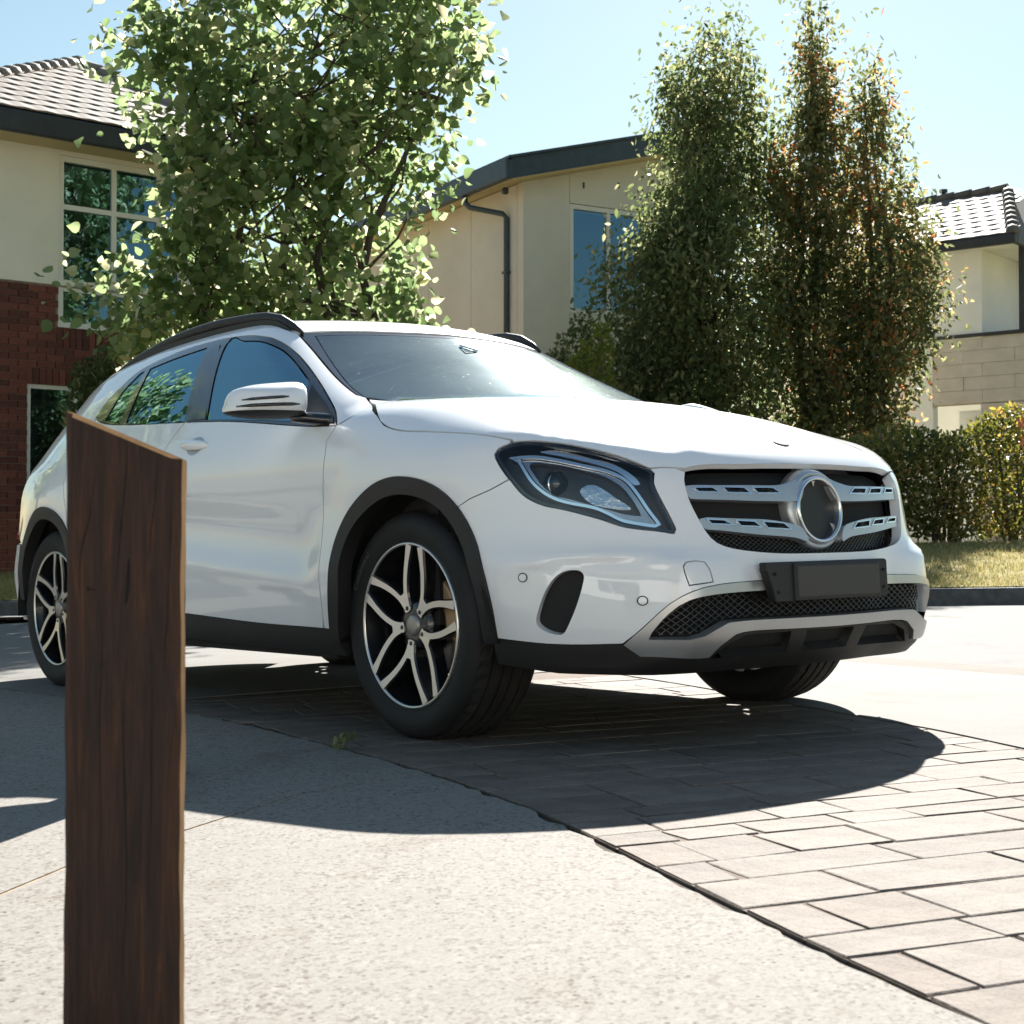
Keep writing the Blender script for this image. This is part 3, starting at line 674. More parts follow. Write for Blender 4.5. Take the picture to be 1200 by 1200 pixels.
# big-leaved street tree in front of the brick house
D = 17.2; lat = -2.42; zb = lawn_z(lat, D)
tree('street_tree', 'broad-leaved green street tree, its pale leaves lit from behind, before the brick house', 'tree', (lat, D, zb),
     [(1.9,-.8,.7),(2.25,-1.8,1.6),(2.6,-2.1,1.95),(2.95,-2.4,1.85),(3.3,-2.3,1.4),(3.7,-1.9,1.25),(4.2,-1.8,1.55),(4.8,-1.95,1.95),(5.4,-1.95,2.25),(6.0,-1.95,2.35),(6.5,-1.7,2.35),(6.95,-1.2,1.9),(7.3,-.5,1.0)],
     .52, 285, 46, .20, .122, MAT['leaf_broad'], 'broad', .45, .11, 3, stems=5, fill=.93)
D2 = 22.5
def conifer(label, lat, rows, n, per, m, seed, grp, stems=2, dep=.9):
    zb = lawn_z(lat, D2); rr = [((637.7-y)/1801*D2+.573-zb, ((a+c)/2-(c-a)*.5-600)/1801*D2-lat, ((a+c)/2+(c-a)*(.565 if y > 230 else .5)-600)/1801*D2-lat) for y, a, c in rows][::-1]
    return tree('garden_tree', label, 'tree', (lat, D2, zb), rr, dep, n, int(per*2.3), .16, .100, m, 'long', .75, .065, seed, grp, stems, elong=2.3, fill=.97)
G = 'tall narrow garden trees between the middle and right houses'
conifer('tall dark evergreen tree with two pointed tops, leftmost of the three narrow trees', 2.78,
        [(2,847,853),(40,838,866),(75,782,878),(110,768,900),(150,768,910),(200,764,914),(250,740,918),(300,718,922),(350,706,925),(400,704,925),(450,705,905),(500,725,905),(560,760,890)], 460, 36, MAT['leaf_dark'], 11, G, 3)
conifer('slender tree with one needle-thin top and rusty leaves, the middle narrow tree', 4.36,
        [(-8,952,957),(50,948,962),(90,938,972),(140,922,985),(200,908,990),(260,898,985),(320,900,985),(400,900,985),(480,905,985),(560,915,975)], 250, 30, MAT['leaf_rust'], 12, G, 2)
conifer('loose tree with open top and brown-tinged leaves, nearest the white house', 5.35,
        [(62,1014,1026),(100,1003,1036),(140,996,1042),(190,990,1055),(240,985,1066),(290,980,1092),(320,978,1106),(360,980,1092),(410,980,1082),(450,978,1070),(500,978,1062),(560,985,1050)], 250, 30, MAT['leaf_rust'], 13, G, 2)
# hedge along the lawn on the right
def shrub(name, label, cat, base, w, d, h, n, size, m, seed, shape='long', top=0, stems=8, flowers=0, base_gap=.08):
    rng = np.random.default_rng(seed); root = empty(name, base); tag(root, label, cat)
    b = MB()
    for i in range(stems):
        x = rng.uniform(-w, w)*.85; y = rng.uniform(-d, d)*.5
        for k in range(3): limb(b, (x,y,-.1), (x+rng.normal(0,.25), y+rng.normal(0,.15), h*rng.uniform(.5,.9)), .022, .006, .05, 5, 4, rng)
    b.build('stem', MAT['bark'], root)['kind'] = 'stuff'
    P = []; O = []
    while len(P) < n:
        x, y, z = rng.uniform(-w, w), rng.uniform(-d, d), rng.random()
        hh = h*(1+.10*math.sin(x*2.1+seed)+.06*math.sin(x*5.3+y*3))*(1-.25*(abs(y)/d)**2)*(1-(abs(x)/w)**8*.3)
        bulge = .8+.25*math.sin(z*3.0)
        if abs(y) > d*bulge: continue
        e = max(abs(y)/d/bulge, z, abs(x)/w)
        if rng.random() > .15+.85*e**3: continue
        if z < base_gap and rng.random() < .8: continue
        P.append((x, y, z*hh)); O.append((x/w*.3, y/d*.7, .5*z))
    leaf_cloud('foliage', P, size, m, root, shape, .05, rng, outdir=np.array(O))
    if flowers:
        bm_ = MB()
        fb = MB()
        for k in range(5):
            a = k*2*math.pi/5; fb.add([(0,0,0),(.05*math.cos(a-.5),.02,.05*math.sin(a-.5)),(.085*math.cos(a),-.01,.085*math.sin(a)),(.05*math.cos(a+.5),.02,.05*math.sin(a+.5))], [(0,1,2,3)])
        fm = fb.mesh('flower', MAT['flower'])
        for k in range(flowers):
            o = bpy.data.objects.new('flower', fm); o.location = (rng.uniform(-.9,.6), -d*rng.uniform(.80,1.0), h*rng.uniform(.5,.95)); o.rotation_euler = (rng.normal(0,.4), rng.uniform(0,6), rng.normal(0,.4)); link(o, root)
    return root
hx = 6.6; hy = 17.9
shrub('hedge', 'loose olive and gold hedge with a few orange flowers, behind the strip of lawn', 'hedge', (hx, hy, lawn_z(hx,hy-.4)), 2.9, .62, 1.42, 30000, .075, MAT['leaf_hedge'], 21, stems=22, flowers=11, base_gap=.03)
shrub('shrub', 'dark green clipped shrub against the beige house', 'shrub', (.75, 23.6, .5), .62, .5, 3.45, 5200, .10, MAT['leaf_dark'], 31, stems=5)
shrub('shrub', 'small lime-leaved shrub just above the bonnet, by the tall dark tree', 'shrub', (1.02, 20.5, .45), .34, .34, 2.75, 2200, .11, MAT['leaf_lime'], 32, stems=3)
shrub('shrub', 'dark bushy shrub under the corner window of the brick house', 'shrub', (-4.72, 18.2, .3), .50, .45, 2.45, 4600, .10, MAT['leaf_dark'], 33, stems=5)
# the tree the side windows mirror, behind the photographer's left shoulder of the street
def rl(z, l, r): return (z, l, r)
tree('street_tree', 'spreading street tree beside the drive, seen only mirrored in the side windows', 'tree', (-14.8, 18.4, .2),
     [(2.0,-1.2,1.2),(2.8,-3.6,3.6),(4.6,-4.4,4.4),(6.4,-4.0,4.0),(7.8,-2.9,2.9),(9.0,-.9,.9)], 1, 260, 34, .30, .24, MAT['leaf_broad'], 'broad', .4, .13, 5, stems=3)

# weed in the joint between slab and pavers
wp = cw([(.02,-1.075)])[0]; weed = empty('weed', (wp[0], wp[1], gz(wp[0]))); tag(weed, 'tiny weed growing in the joint in the shade of the car', 'weed')
leaf_cloud('leaf', RNG.normal(0, 1, (16,3))*np.array([.022,.018,.008])+np.array([0,0,.012]), .035, MAT['leaf_dark'], weed, 'long', -.6)
# a scrap of paling fence between the street tree and the middle house
fence = empty('paling_fence', (-1.35, 23.4, .35), .10); tag(fence, 'brown paling fence glimpsed over the car roof beside the beige house', 'fence')
MAT['paling'] = mat('brown fence paling', (.16,.085,.05), .9, var=.35, vscale=9, stretch=(1,1,.2))
pb = MB(); pb.box(0,.098,0,.018,0,3.4); pme = pb.mesh('paling', MAT['paling'])
for i in range(8):
    o = bpy.data.objects.new('paling', pme); o.location = (i*.104, random.uniform(-.004,.004), random.uniform(-.015,.015)); link(o, fence)
b = MB(); b.box(-.02,.85,.02,.06,3.0,3.08); b.build('rail', MAT['paling'], fence)
# outlines of the car's panels and fittings, metres: side (x, z), front (wrap, z), top (x, y)
CV = {
 'headlight': [(-0.978,0.825),(-0.968,0.84),(-0.92,0.856),(-0.864,0.858),(-0.787,0.85),(-0.719,0.836),(-0.648,0.816),(-0.577,0.788),(-0.54,0.769),(-0.53,0.756),(-0.535,0.73),(-0.522,0.69),(-0.5,0.638),(-0.487,0.603),(-0.493,0.591),(-0.531,0.598),(-0.615,0.611),(-0.684,0.636),(-0.767,0.661),(-0.833,0.677),(-0.887,0.705),(-0.93,0.752),(-0.965,0.798)],
 'intake': [(-0.856,0.356),(-0.849,0.392),(-0.83,0.441),(-0.806,0.476),(-0.777,0.495),(-0.744,0.497),(-0.729,0.485),(-0.733,0.456),(-0.75,0.401),(-0.771,0.351),(-0.785,0.328),(-0.805,0.326),(-0.835,0.336)],
 'recess': [(-0.87,0.371),(-0.864,0.411),(-0.847,0.462),(-0.811,0.511),(-0.786,0.528),(-0.752,0.537),(-0.668,0.532),(-0.603,0.519),(-0.522,0.49)],
 'skid_out': [(-0.632,0.297),(-0.577,0.351),(-0.524,0.404),(-0.468,0.436),(-0.395,0.452),(-0.249,0.458)],
 'skid_bot': [(-0.632,0.297),(-0.59,0.266),(-0.418,0.259),(-0.392,0.288),(-0.348,0.316),(-0.284,0.323)],
 'skid_in_top': [(-0.572,0.312),(-0.563,0.331),(-0.525,0.379),(-0.478,0.412),(-0.397,0.426),(-0.24,0.43)],
 'skid_in_bot': [(-0.326,0.352),(-0.386,0.344),(-0.439,0.317),(-0.477,0.309)],
 'grille_left': [(-0.007,0.782),(-0.278,0.779),(-0.414,0.773),(-0.444,0.759),(-0.451,0.737),(-0.445,0.685),(-0.419,0.621),(-0.394,0.578),(-0.358,0.555),(-0.29,0.541),(-0.177,0.531),(-0.04,0.529)],
 'bumcut': [(-1.104,0.681),(-1.061,0.701),(-0.992,0.724),(-0.935,0.75)],
 'bumlow': [(-0.98,0.312),(-0.828,0.299),(-0.735,0.297),(-0.634,0.299)],
 'slat_upper': [(-0.451,0.719),(-0.427,0.725),(-0.336,0.724),(-0.237,0.724),(-0.155,0.724),(-0.099,0.735),(-0.044,0.75),(-0.069,0.688),(-0.098,0.678),(-0.23,0.679),(-0.342,0.683),(-0.437,0.687),(-0.447,0.697)],
 'slat_lower': [(-0.418,0.631),(-0.397,0.635),(-0.313,0.631),(-0.216,0.627),(-0.145,0.618),(-0.088,0.603),(-0.07,0.562),(-0.119,0.575),(-0.245,0.586),(-0.36,0.599),(-0.406,0.605)],
 'slot_u0': [(-0.431,0.72),(-0.369,0.72),(-0.345,0.702),(-0.413,0.704)],
 'slot_u1': [(-0.342,0.721),(-0.269,0.719),(-0.246,0.699),(-0.325,0.701)],
 'slot_u2': [(-0.246,0.719),(-0.173,0.719),(-0.141,0.699),(-0.227,0.699)],
 'slot_l0': [(-0.401,0.632),(-0.346,0.629),(-0.316,0.612),(-0.386,0.615)],
 'slot_l1': [(-0.313,0.628),(-0.251,0.624),(-0.226,0.605),(-0.298,0.608)],
 'slot_l2': [(-0.228,0.624),(-0.153,0.618),(-0.124,0.596),(-0.212,0.601)],
 'ring_centre': [(-0.009,0.652)],
 'badge': [(0.074,0.845)],
 'tow': [(-0.476,0.452),(-0.485,0.484),(-0.488,0.503),(-0.48,0.514),(-0.461,0.517),(-0.429,0.513),(-0.419,0.494),(-0.411,0.459)],
 'sensors': [(-0.892,0.481),(-0.586,0.414)],
 'drl_out': [(-0.939,0.818),(-0.864,0.823),(-0.793,0.812),(-0.722,0.794),(-0.653,0.775),(-0.606,0.748),(-0.578,0.711),(-0.55,0.662),(-0.522,0.618),(-0.537,0.611),(-0.576,0.617),(-0.623,0.628),(-0.66,0.648),(-0.698,0.665),(-0.766,0.68),(-0.807,0.694),(-0.843,0.716),(-0.875,0.748),(-0.911,0.805)],
 'drl_in': [(-0.875,0.803),(-0.794,0.798),(-0.722,0.78),(-0.664,0.759),(-0.622,0.73),(-0.596,0.696),(-0.574,0.653),(-0.572,0.645),(-0.612,0.649),(-0.659,0.663),(-0.707,0.678),(-0.766,0.696),(-0.806,0.706),(-0.837,0.731),(-0.858,0.76)],
 'projector': [(-0.806,0.748)],
 'reflector': [(-0.735,0.72),(-0.695,0.737),(-0.629,0.692),(-0.597,0.664),(-0.659,0.669),(-0.707,0.684)],
 'brow': [(-0.842,0.835),(-0.777,0.837),(-0.7,0.814),(-0.64,0.797),(-0.59,0.762),(-0.569,0.731),(-0.584,0.729),(-0.624,0.768),(-0.681,0.793),(-0.762,0.816)],
 'dlo': [(-2.418,1.147),(-2.397,1.205),(-2.314,1.276),(-2.194,1.333),(-1.895,1.373),(-1.596,1.384),(-1.325,1.373),(-1.134,1.346),(-1.026,1.315),(-0.887,1.255),(-0.708,1.166),(-0.538,1.078),(-0.412,1.008),(-0.351,0.958),(-0.569,0.974),(-1.074,1.028),(-1.465,1.055),(-2.092,1.093)],
 'fdoor': [(-0.356,0.956),(-0.372,0.91),(-0.364,0.867),(-0.389,0.723),(-0.391,0.58),(-0.396,0.4),(-0.425,0.32)],
 'doorlow': [(-1.369,0.346),(-0.863,0.325),(-0.398,0.307)],
 'arch': [(-0.378,0.316),(-0.337,0.446),(-0.302,0.582),(-0.224,0.682),(-0.1,0.752),(0.021,0.779),(0.123,0.772),(0.215,0.742),(0.286,0.692),(0.347,0.615),(0.399,0.507),(0.413,0.415),(0.403,0.312)],
 'hoodshut': [(-0.309,1.026),(-0.182,0.979),(-0.112,0.944),(-0.021,0.92),(0.093,0.909),(0.239,0.895),(0.349,0.88),(0.422,0.863)],
 'glass_front': [(-1.438,1.359),(-1.288,1.349),(-1.134,1.328),(-1.001,1.29),(-0.901,1.248),(-0.789,1.193),(-0.68,1.137),(-0.567,0.988),(-0.82,1.011),(-1.077,1.034),(-1.291,1.05)],
 'glass_rear': [(-1.602,1.361),(-1.853,1.347),(-2.084,1.328),(-2.031,1.095),(-1.747,1.07),(-1.477,1.055)],
 'glass_quarter': [(-2.176,1.317),(-2.26,1.242),(-2.281,1.127),(-2.1,1.099),(-2.133,1.324)],
 'sail': [(-0.669,1.133),(-0.493,1.047),(-0.41,1.003),(-0.364,0.961),(-0.548,0.977)],
 'bpillar': [(-1.584,1.361),(-1.48,1.36),(-1.291,1.049),(-1.453,1.054)],
 'handle': [(-1.427,0.97),(-1.193,0.961),(-1.329,0.987),(-1.285,0.933)],
 'tail': [(-2.873,0.972),(-2.875,0.914),(-2.93,0.841),(-2.896,0.908),(-2.899,0.988)],
 'hoodshut_top': [(-0.309,-0.724),(-0.182,-0.798),(-0.112,-0.822),(-0.021,-0.825),(0.093,-0.812),(0.239,-0.793),(0.349,-0.773),(0.422,-0.751)],
 'hl_top': [(0.43,-0.752),(0.473,-0.722),(0.534,-0.681),(0.589,-0.642),(0.649,-0.599),(0.71,-0.554),(0.741,-0.529)],
 'grille_top': [(0.773,-0.468),(0.788,-0.44),(0.793,-0.412),(0.824,-0.277),(0.845,-0.007)],
 'ws_left': [(-0.415,-0.68),(-0.452,-0.692),(-0.609,-0.666),(-0.869,-0.601),(-1.034,-0.567)],
 'ws_top': [(-1.018,-0.509),(-0.938,-0.246),(-0.913,-0.089),(-0.905,0.019)],
 'ws_glass_left': [(-0.399,-0.661),(-0.43,-0.68),(-0.543,-0.665),(-0.747,-0.604),(-0.973,-0.529)],
 'ws_glass_top': [(-0.989,-0.524),(-0.912,-0.264),(-0.88,-0.113),(-0.868,-0.009)],
 'ws_base': [(-0.415,-0.68),(-0.32,-0.581),(-0.065,-0.564),(0.055,-0.352),(0.145,-0.012)],
 'sensor': [(-0.894,-0.103),(-0.893,0.119),(-0.69,0.071),(-0.694,-0.061),(-0.791,-0.096)],
}
# ---------------------------------------------------------------- car body shape
# car frame: x forward from the front axle, y to the car's left, z up from the ground
def spline(pts):
    px=np.array([p[0] for p in pts],float);py=np.array([p[1] for p in pts],float)
    n=len(px);h=np.diff(px);d=np.diff(py)/h
    m=np.zeros(n)
    for i in range(1,n-1):
        if d[i-1]*d[i]>0:
            w1=2*h[i]+h[i-1];w2=h[i]+2*h[i-1];mh=(w1+w2)/(w1/d[i-1]+w2/d[i])
        else: mh=0.
        mc=(d[i-1]*h[i]+d[i]*h[i-1])/(h[i-1]+h[i])
        m[i]=.5*mh+.5*mc
    m[0]=d[0];m[-1]=d[-1]
    def f(x):
        x=np.asarray(x,float);i=np.clip(np.searchsorted(px,x)-1,0,n-2)
        xc=np.clip(x,px[0],px[-1]);t=(xc-px[i])/h[i]
        r=(2*t**3-3*t**2+1)*py[i]+(t**3-2*t**2+t)*h[i]*m[i]+(-2*t**3+3*t**2)*py[i+1]+(t**3-t**2)*h[i]*m[i+1]
        return r+np.where(x<px[0],(x-px[0])*m[0],0)+np.where(x>px[-1],(x-px[-1])*m[-1],0)
    return f
def smax(a,b,k):
    h=np.maximum(k-np.abs(a-b),0)/k
    return np.maximum(a,b)+h*h*k*.25
def smin(a,b,k): return -smax(-a,-b,k)
def bump(x,c,w):
    t=np.clip(np.abs(x-c)/w,0,1);return (1-t*t)**2
PLAN=spline([(-3.6,.62),(-3.4,.745),(-3.2,.81),(-2.95,.855),(-2.7,.878),(-2.2,.886),(-1.3,.884),(-.6,.880),(-.3,.880),(0,.876),(.25,.855),(.45,.815),(.65,.75),(.9,.64)])
PROF=spline([(.10,-.16),(.18,-.085),(.26,-.04),(.34,-.020),(.42,-.006),(.50,.0),(.58,-.007),(.68,-.011),(.78,-.003),(.84,0),(.88,-.005),(.92,-.017),(.97,-.038),(1.02,-.062),(1.10,-.100),(1.2,-.150),(1.3,-.208),(1.36,-.248),(1.42,-.300),(1.52,-.42)])
REARIN=spline([(-3.6,.10),(-3.0,.06),(-2.4,.02),(-1.8,0),(0,0)])
HOODZ=spline([(-.9,1.09),(-.4,1.085),(-.1,1.06),(.1,1.030),(.3,.985),(.5,.932),(.7,.868),(.8,.827),(.86,.797),(1.0,.70)])
ROOFZ=spline([(-3.4,1.21),(-3.1,1.30),(-2.8,1.37),(-2.4,1.427),(-2.0,1.455),(-1.6,1.458),(-1.2,1.435),(-.9,1.395),(-.6,1.33)])
X0=spline([(.08,.62),(.14,.72),(.20,.83),(.27,.905),(.33,.926),(.40,.932),(.50,.925),(.56,.915),(.65,.898),(.70,.888),(.77,.866),(.82,.84),(.95,.75)])
XR=spline([(.15,-3.30),(.25,-3.45),(.45,-3.52),(.65,-3.49),(.84,-3.41),(1.0,-3.30),(1.10,-3.20),(1.2,-3.08),(1.3,-2.97),(1.45,-2.85)])
BELT=spline([(-3.4,1.17),(-2.8,1.135),(-2.2,1.085),(-1.9,1.065),(-1.36,1.042),(-.95,1.017),(-.37,.962),(0,.93)])
def side_w(x,z):
    w=PLAN(x)+PROF(z)
    up=np.clip((z-.95)/.45,0,1)
    w=w-REARIN(x)*up*1.6
    # front wing: the shoulder rolls in earlier than on the doors
    fw=np.clip((x+.30)/.5,0,1);fw=fw*fw*(3-2*fw)
    w=w-fw*np.clip(z-.74,0,1)**2*1.3
    # wheel-arch flares
    for cx in (.05,-2.70):
        r=np.hypot(x-cx,z-.34)
        w=w+.014*bump(r,.43,.16)*np.clip((z-.25)/.2,0,1)
    # line along the doors that climbs to the rear, with a hollow above it
    zl=.47-(x+.45)*.10
    w=w-.06*np.clip((-x-2.6)/.8,0,1)*np.clip((z-.6)/.4,0,1)
    dmask=np.clip((-.40-x)/.18,0,1)*np.clip((x+2.35)/.3,0,1)
    w=w-.012*dmask*bump(z,zl+.10,.13)+.007*dmask*bump(z,zl-.015,.06)
    return w
def top_z(x,s):
    hood=HOODZ(x)-.095*s*s-.9*np.maximum(s-.66,0)**2
    # raised centre of the bonnet between two soft creases
    cr=.60-.22*np.clip((x+.1)/.9,0,1)
    hood=hood-.012*np.clip((x+.1)/.5,0,1)*(1/(1+np.exp(-(s-cr)/.018)))
    wsx=x+.42*s*s+.05*s
    ws=1.06-(wsx+.215)*.440-.035*bump(wsx,-.6,.9)+.035
    roof=ROOFZ(x)+.012-.085*s*s
    return smax(hood,smin(ws,roof,.05),.008)
def scoop(s,z):
    d=(np.abs((s-.665)/.165)**4+np.abs((z-.385)/.135)**4)**.25
    t=np.clip((1.12-d)/.22,0,1);w=np.clip((s-.47)/.20,0,1);return t*t*(3-2*t)*w*w*(3-2*w)
def front_x(s,z):
    g=1/(1+np.exp(-(.535+.04*(s-.5)-z)/.012))*np.clip((s-.30)/.25,0,1)
    return X0(z)-.36*s*s-1.25*np.maximum(s-.4,0)**2+.055*g-.032*scoop(s,z)
def rear_x(s,z):
    return XR(z)+.14*s*s+.9*np.maximum(s-.42,0)**2
def body_f(x,y,z):
    s=np.abs(y)
    f=s-side_w(x,z)
    zt=z-top_z(x,s)
    ks=.075+.015*np.clip((x+.35)/.4,0,1)-.03*np.clip((-x-.95)/.4,0,1)
    f=smax(f,zt,ks)
    f=smax(f,x-front_x(s,z),.075)
    f=smax(f,rear_x(s,z)-x,.07)
    f=smax(f,.17-z,.05)
    return f
def march(o,d,t0,t1,n=26,steps=0):
    """first crossing of the body surface along rays from outside (t0) to inside (t1)"""
    o=np.asarray(o,float);d=np.asarray(d,float)
    a=np.full(len(d),float(t0));b=np.full(len(d),float(t1))
    F=lambda t:body_f(*(o+t[:,None]*d).T)
    if steps:
        ok=np.zeros(len(d),bool);pa=a.copy()
        for t in np.linspace(t0,t1,steps):
            tt=np.full(len(d),t);neg=(F(tt)<0)&~ok
            b[neg]=t;a[neg]=pa[neg];ok|=neg;pa=tt
        a[~ok]=b[~ok]=np.nan
    for _ in range(n):
        m=.5*(a+b);i=F(m)<0
        b=np.where(i,m,b);a=np.where(i,a,m)
    return o+(.5*(a+b))[:,None]*d
def grad(P,e=1.5e-3):
    x,y,z=P.T
    g=np.stack([body_f(x+e,y,z)-body_f(x-e,y,z),body_f(x,y+e,z)-body_f(x,y-e,z),body_f(x,y,z+e)-body_f(x,y,z-e)],1)
    return g/np.maximum(np.linalg.norm(g,axis=1,keepdims=True),1e-9)
AX=-.30;US=1.15
def to3d(dom,uv):
    uv=np.asarray(uv,float);n=len(uv);u,v=uv.T;Z=np.zeros(n)
    if dom=='side': return march(np.stack([u,Z-1.15,v],1),np.tile([0,1.,0],(n,1)),0,1.0)
    if dom=='top': return march(np.stack([u,v,Z+1.7],1),np.tile([0,0,-1.],(n,1)),0,1.1)
    if dom=='front':
        th=u/US;return march(np.stack([Z+AX,Z,v],1),np.stack([np.cos(th),np.sin(th),Z],1),1.6,.2)
    if dom=='rear':
        th=u/US;return march(np.stack([Z-2.6,Z,v],1),np.stack([-np.cos(th),np.sin(th),Z],1),1.4,.1)
def to2d(dom,P):
    x,y,z=np.asarray(P,float).T
    if dom=='side': return np.stack([x,z],1)
    if dom=='top': return np.stack([x,y],1)
    if dom=='front': return np.stack([np.arctan2(y,x-AX)*US,z],1)
    if dom=='rear': return np.stack([np.arctan2(y,-(x+2.6))*US,z],1)
# ---------------------------------------------------------------- the car
def paint_mat():
    m, n, out = newmat('white car paint'); p = N(n, 'BsdfPrincipled', Roughness=.42)
    p.inputs['Base Color'].default_value = (.86,.865,.87,1); p.inputs['Coat Weight'].default_value = 1; p.inputs['Coat Roughness'].default_value = .012
    p.inputs['Coat IOR'].default_value = 1.55
    t = noise(n, 2.2, 5, .6); r = ramp(n, t.outputs[0], [(.35, (.012,)*3), (.75, (.035,)*3)]); n.links.new(r.outputs[0], p.inputs['Coat Roughness'])
    n.links.new(p.outputs[0], out.inputs[0]); return m
MAT['paint'] = paint_mat()
MAT['plastic'] = mat('black textured plastic', (.017,.0162,.0155), .55, var=.15, vscale=5, bump=.25, bscale=420, bdist=.001)
MAT['gloss_black'] = mat('gloss black trim', (.010,.010,.011), .12, coat=.6)
MAT['matt_black'] = mat('matt black', (.012,.012,.012), .8)
MAT['rubber'] = mat('tyre rubber', (.008,.0078,.0075), .7, var=.3, vscale=10, bump=.2, bscale=200, bdist=.001)
MAT['tread'] = mat('dusty tyre tread', (.017,.015,.013), .9, var=.4, vscale=14)
MAT['silver'] = mat('satin silver paint', (.52,.525,.53), .34, metal=.75, coat=.3, var=.04)
MAT['chrome'] = mat('chrome', (.82,.83,.84), .06, metal=1)
MAT['machined'] = mat('machined alloy', (.72,.70,.67), .28, metal=.9, bump=.12, bscale=600, bdist=.0006)
MAT['wheel_black'] = mat('black wheel paint', (.012,.012,.013), .25, coat=.5)
MAT['disc'] = mat('brake disc steel', (.30,.28,.26), .35, metal=.9, var=.2, vscale=18)
MAT['caliper'] = mat('brake caliper', (.45,.30,.17), .5, metal=.6)
MAT['cap'] = mat('grey hub cap', (.36,.33,.30), .35, metal=.6)
MAT['side_glass'] = glassmat('tinted side glass', (.10,.13,.14), 4.4, gloss=(.50,.84,1.))  # blue of the reflected sky is put into the gloss colour
MAT['windscreen'] = glassmat('dusty windscreen', (.45,.53,.52), 1.6, dust=.08, gloss=(.85,.97,1.))
MAT['lens'] = glassmat('clear headlamp lens', (.93,.95,.96), 1.5)
MAT['lamp_inner'] = mat('dark lamp housing', (.020,.019,.019), .3)
MAT['reflector'] = mat('lamp reflector', (.50,.51,.53), .08, metal=1, bump=.25, bscale=38, bdist=.01)
MAT['lamp_glass'] = mat('dark projector lens', (.02,.025,.03), .03, coat=1)
MAT['bezel'] = mat('satin lamp bezel', (.36,.38,.41), .2, metal=.95)
MAT['red_lens'] = mat('red tail lamp', (.30,.012,.012), .12, coat=.8)
MAT['seat'] = mat('dark seat cloth', (.035,.034,.034), .85)
MAT['plate'] = mat('blank dark number plate', (.050,.045,.041), .5, var=.1)
car = bpy.data.objects.new('suv_car', None); link(car); car.matrix_world = C2W
tag(car, 'white compact SUV with black wheel-arch trim parked nose towards the right', 'car')
def mesh_n(name, V, F, Nn, mats, mi=None):
    me = bpy.data.meshes.new(name); me.from_pydata([tuple(v) for v in V], [], [tuple(f) for f in F])
    for m in (mats if isinstance(mats, (list, tuple)) else [mats]): me.materials.append(m)
    me.polygons.foreach_set('use_smooth', [True]*len(me.polygons))
    if mi is not None: me.polygons.foreach_set('material_index', mi)
    me.update(); me.normals_split_custom_set_from_vertices([tuple(v) for v in Nn]); return me
def panel(name, dom, loops, m, sp=.03, off=0., flange=.014, shrink=.0021, both=True, parent=None, label=None, mirror_only=False, offfn=None):
    """a sheet-metal or glass panel on the body surface with its edges turned in"""
    parent = parent or car
    L = [np.array(l, float) for l in loops]; L = [inset(l, shrink if k == 0 else -shrink) if shrink else l for k, l in enumerate(L)]
    L = [l if area2(l) > 0 else l[::-1] for l in L]
    V, T, ids = triangulate(L, sp); P = to3d(dom, V); G = grad(P)
    o_ = off if offfn is None else off+offfn(P)[:,None]
    Q = P+G*o_
    a = Q[T]; fn = np.cross(a[:,1]-a[:,0], a[:,2]-a[:,0]); fl = (fn*G[T[:,0]]).sum(1) < 0; T[fl] = T[fl][:, ::-1]
    VV = [Q]; NN = [G]; FF = T.tolist(); b = len(Q)
    for k, I in enumerate(ids):
        I = np.array(I); p = Q[I]; g = G[I]; n = len(I); tn = np.roll(p, -1, 0)-np.roll(p, 1, 0); tn /= np.linalg.norm(tn, axis=1, keepdims=True)+1e-9
        side = np.cross(tn, g); 
        c = V[T].mean(1).mean(0) if k == 0 else None
        VV += [p-g*.0006, p-g*flange]; 
        # make the turned edge face away from the panel
        q2 = np.roll(p, -1, 0); j = n//3
        ref = side
        e0 = [b+i for i in range(n)]; e1 = [b+n+i for i in range(n)]
        out = 1
        uvn = V[I]; t2 = np.roll(uvn, -1, 0)-np.roll(uvn, 1, 0); o2 = np.stack([t2[:,1], -t2[:,0]], 1)   # outwards of a ccw loop
        if k: o2 = -o2
        pp = to3d(dom, uvn+o2/(np.linalg.norm(o2, axis=1, keepdims=True)+1e-9)*.002)-P[I]
        s = np.sign((side*pp).sum(1)); s[s == 0] = 1
        side = side*s[:,None]; NN += [side, side]
        for i in range(n):
            i2 = (i+1) % n; f = (e0[i], e0[i2], e1[i2], e1[i])
            v = [VV_ for VV_ in (p[i], p[i2], p[i2]-g[i2]*flange)]
            nn = np.cross(v[1]-v[0], v[2]-v[0])
            FF.append(f if nn@side[i] > 0 else f[::-1])
        b += 2*n
    VV = np.vstack(VV); NN = np.vstack(NN); out = []
    if not mirror_only:
        o = link(bpy.data.objects.new(name, mesh_n(name, VV, FF, NN, m)), parent); out.append(o)
        if label: o['label'] = label
    if both or mirror_only:
        s = np.array([1,-1,1]); pr = parent
        o = link(bpy.data.objects.new(name, mesh_n(name, VV*s, [f[::-1] for f in FF], NN*s, m)), pr); out.append(o)
    return out
def mir(P): P = np.array(P, float); return (P*np.array([-1,1]))[::-1]
def mirt(P): P = np.array(P, float); return (P*np.array([1,-1]))[::-1]
C = {k: np.array(v, float) for k, v in CV.items()}
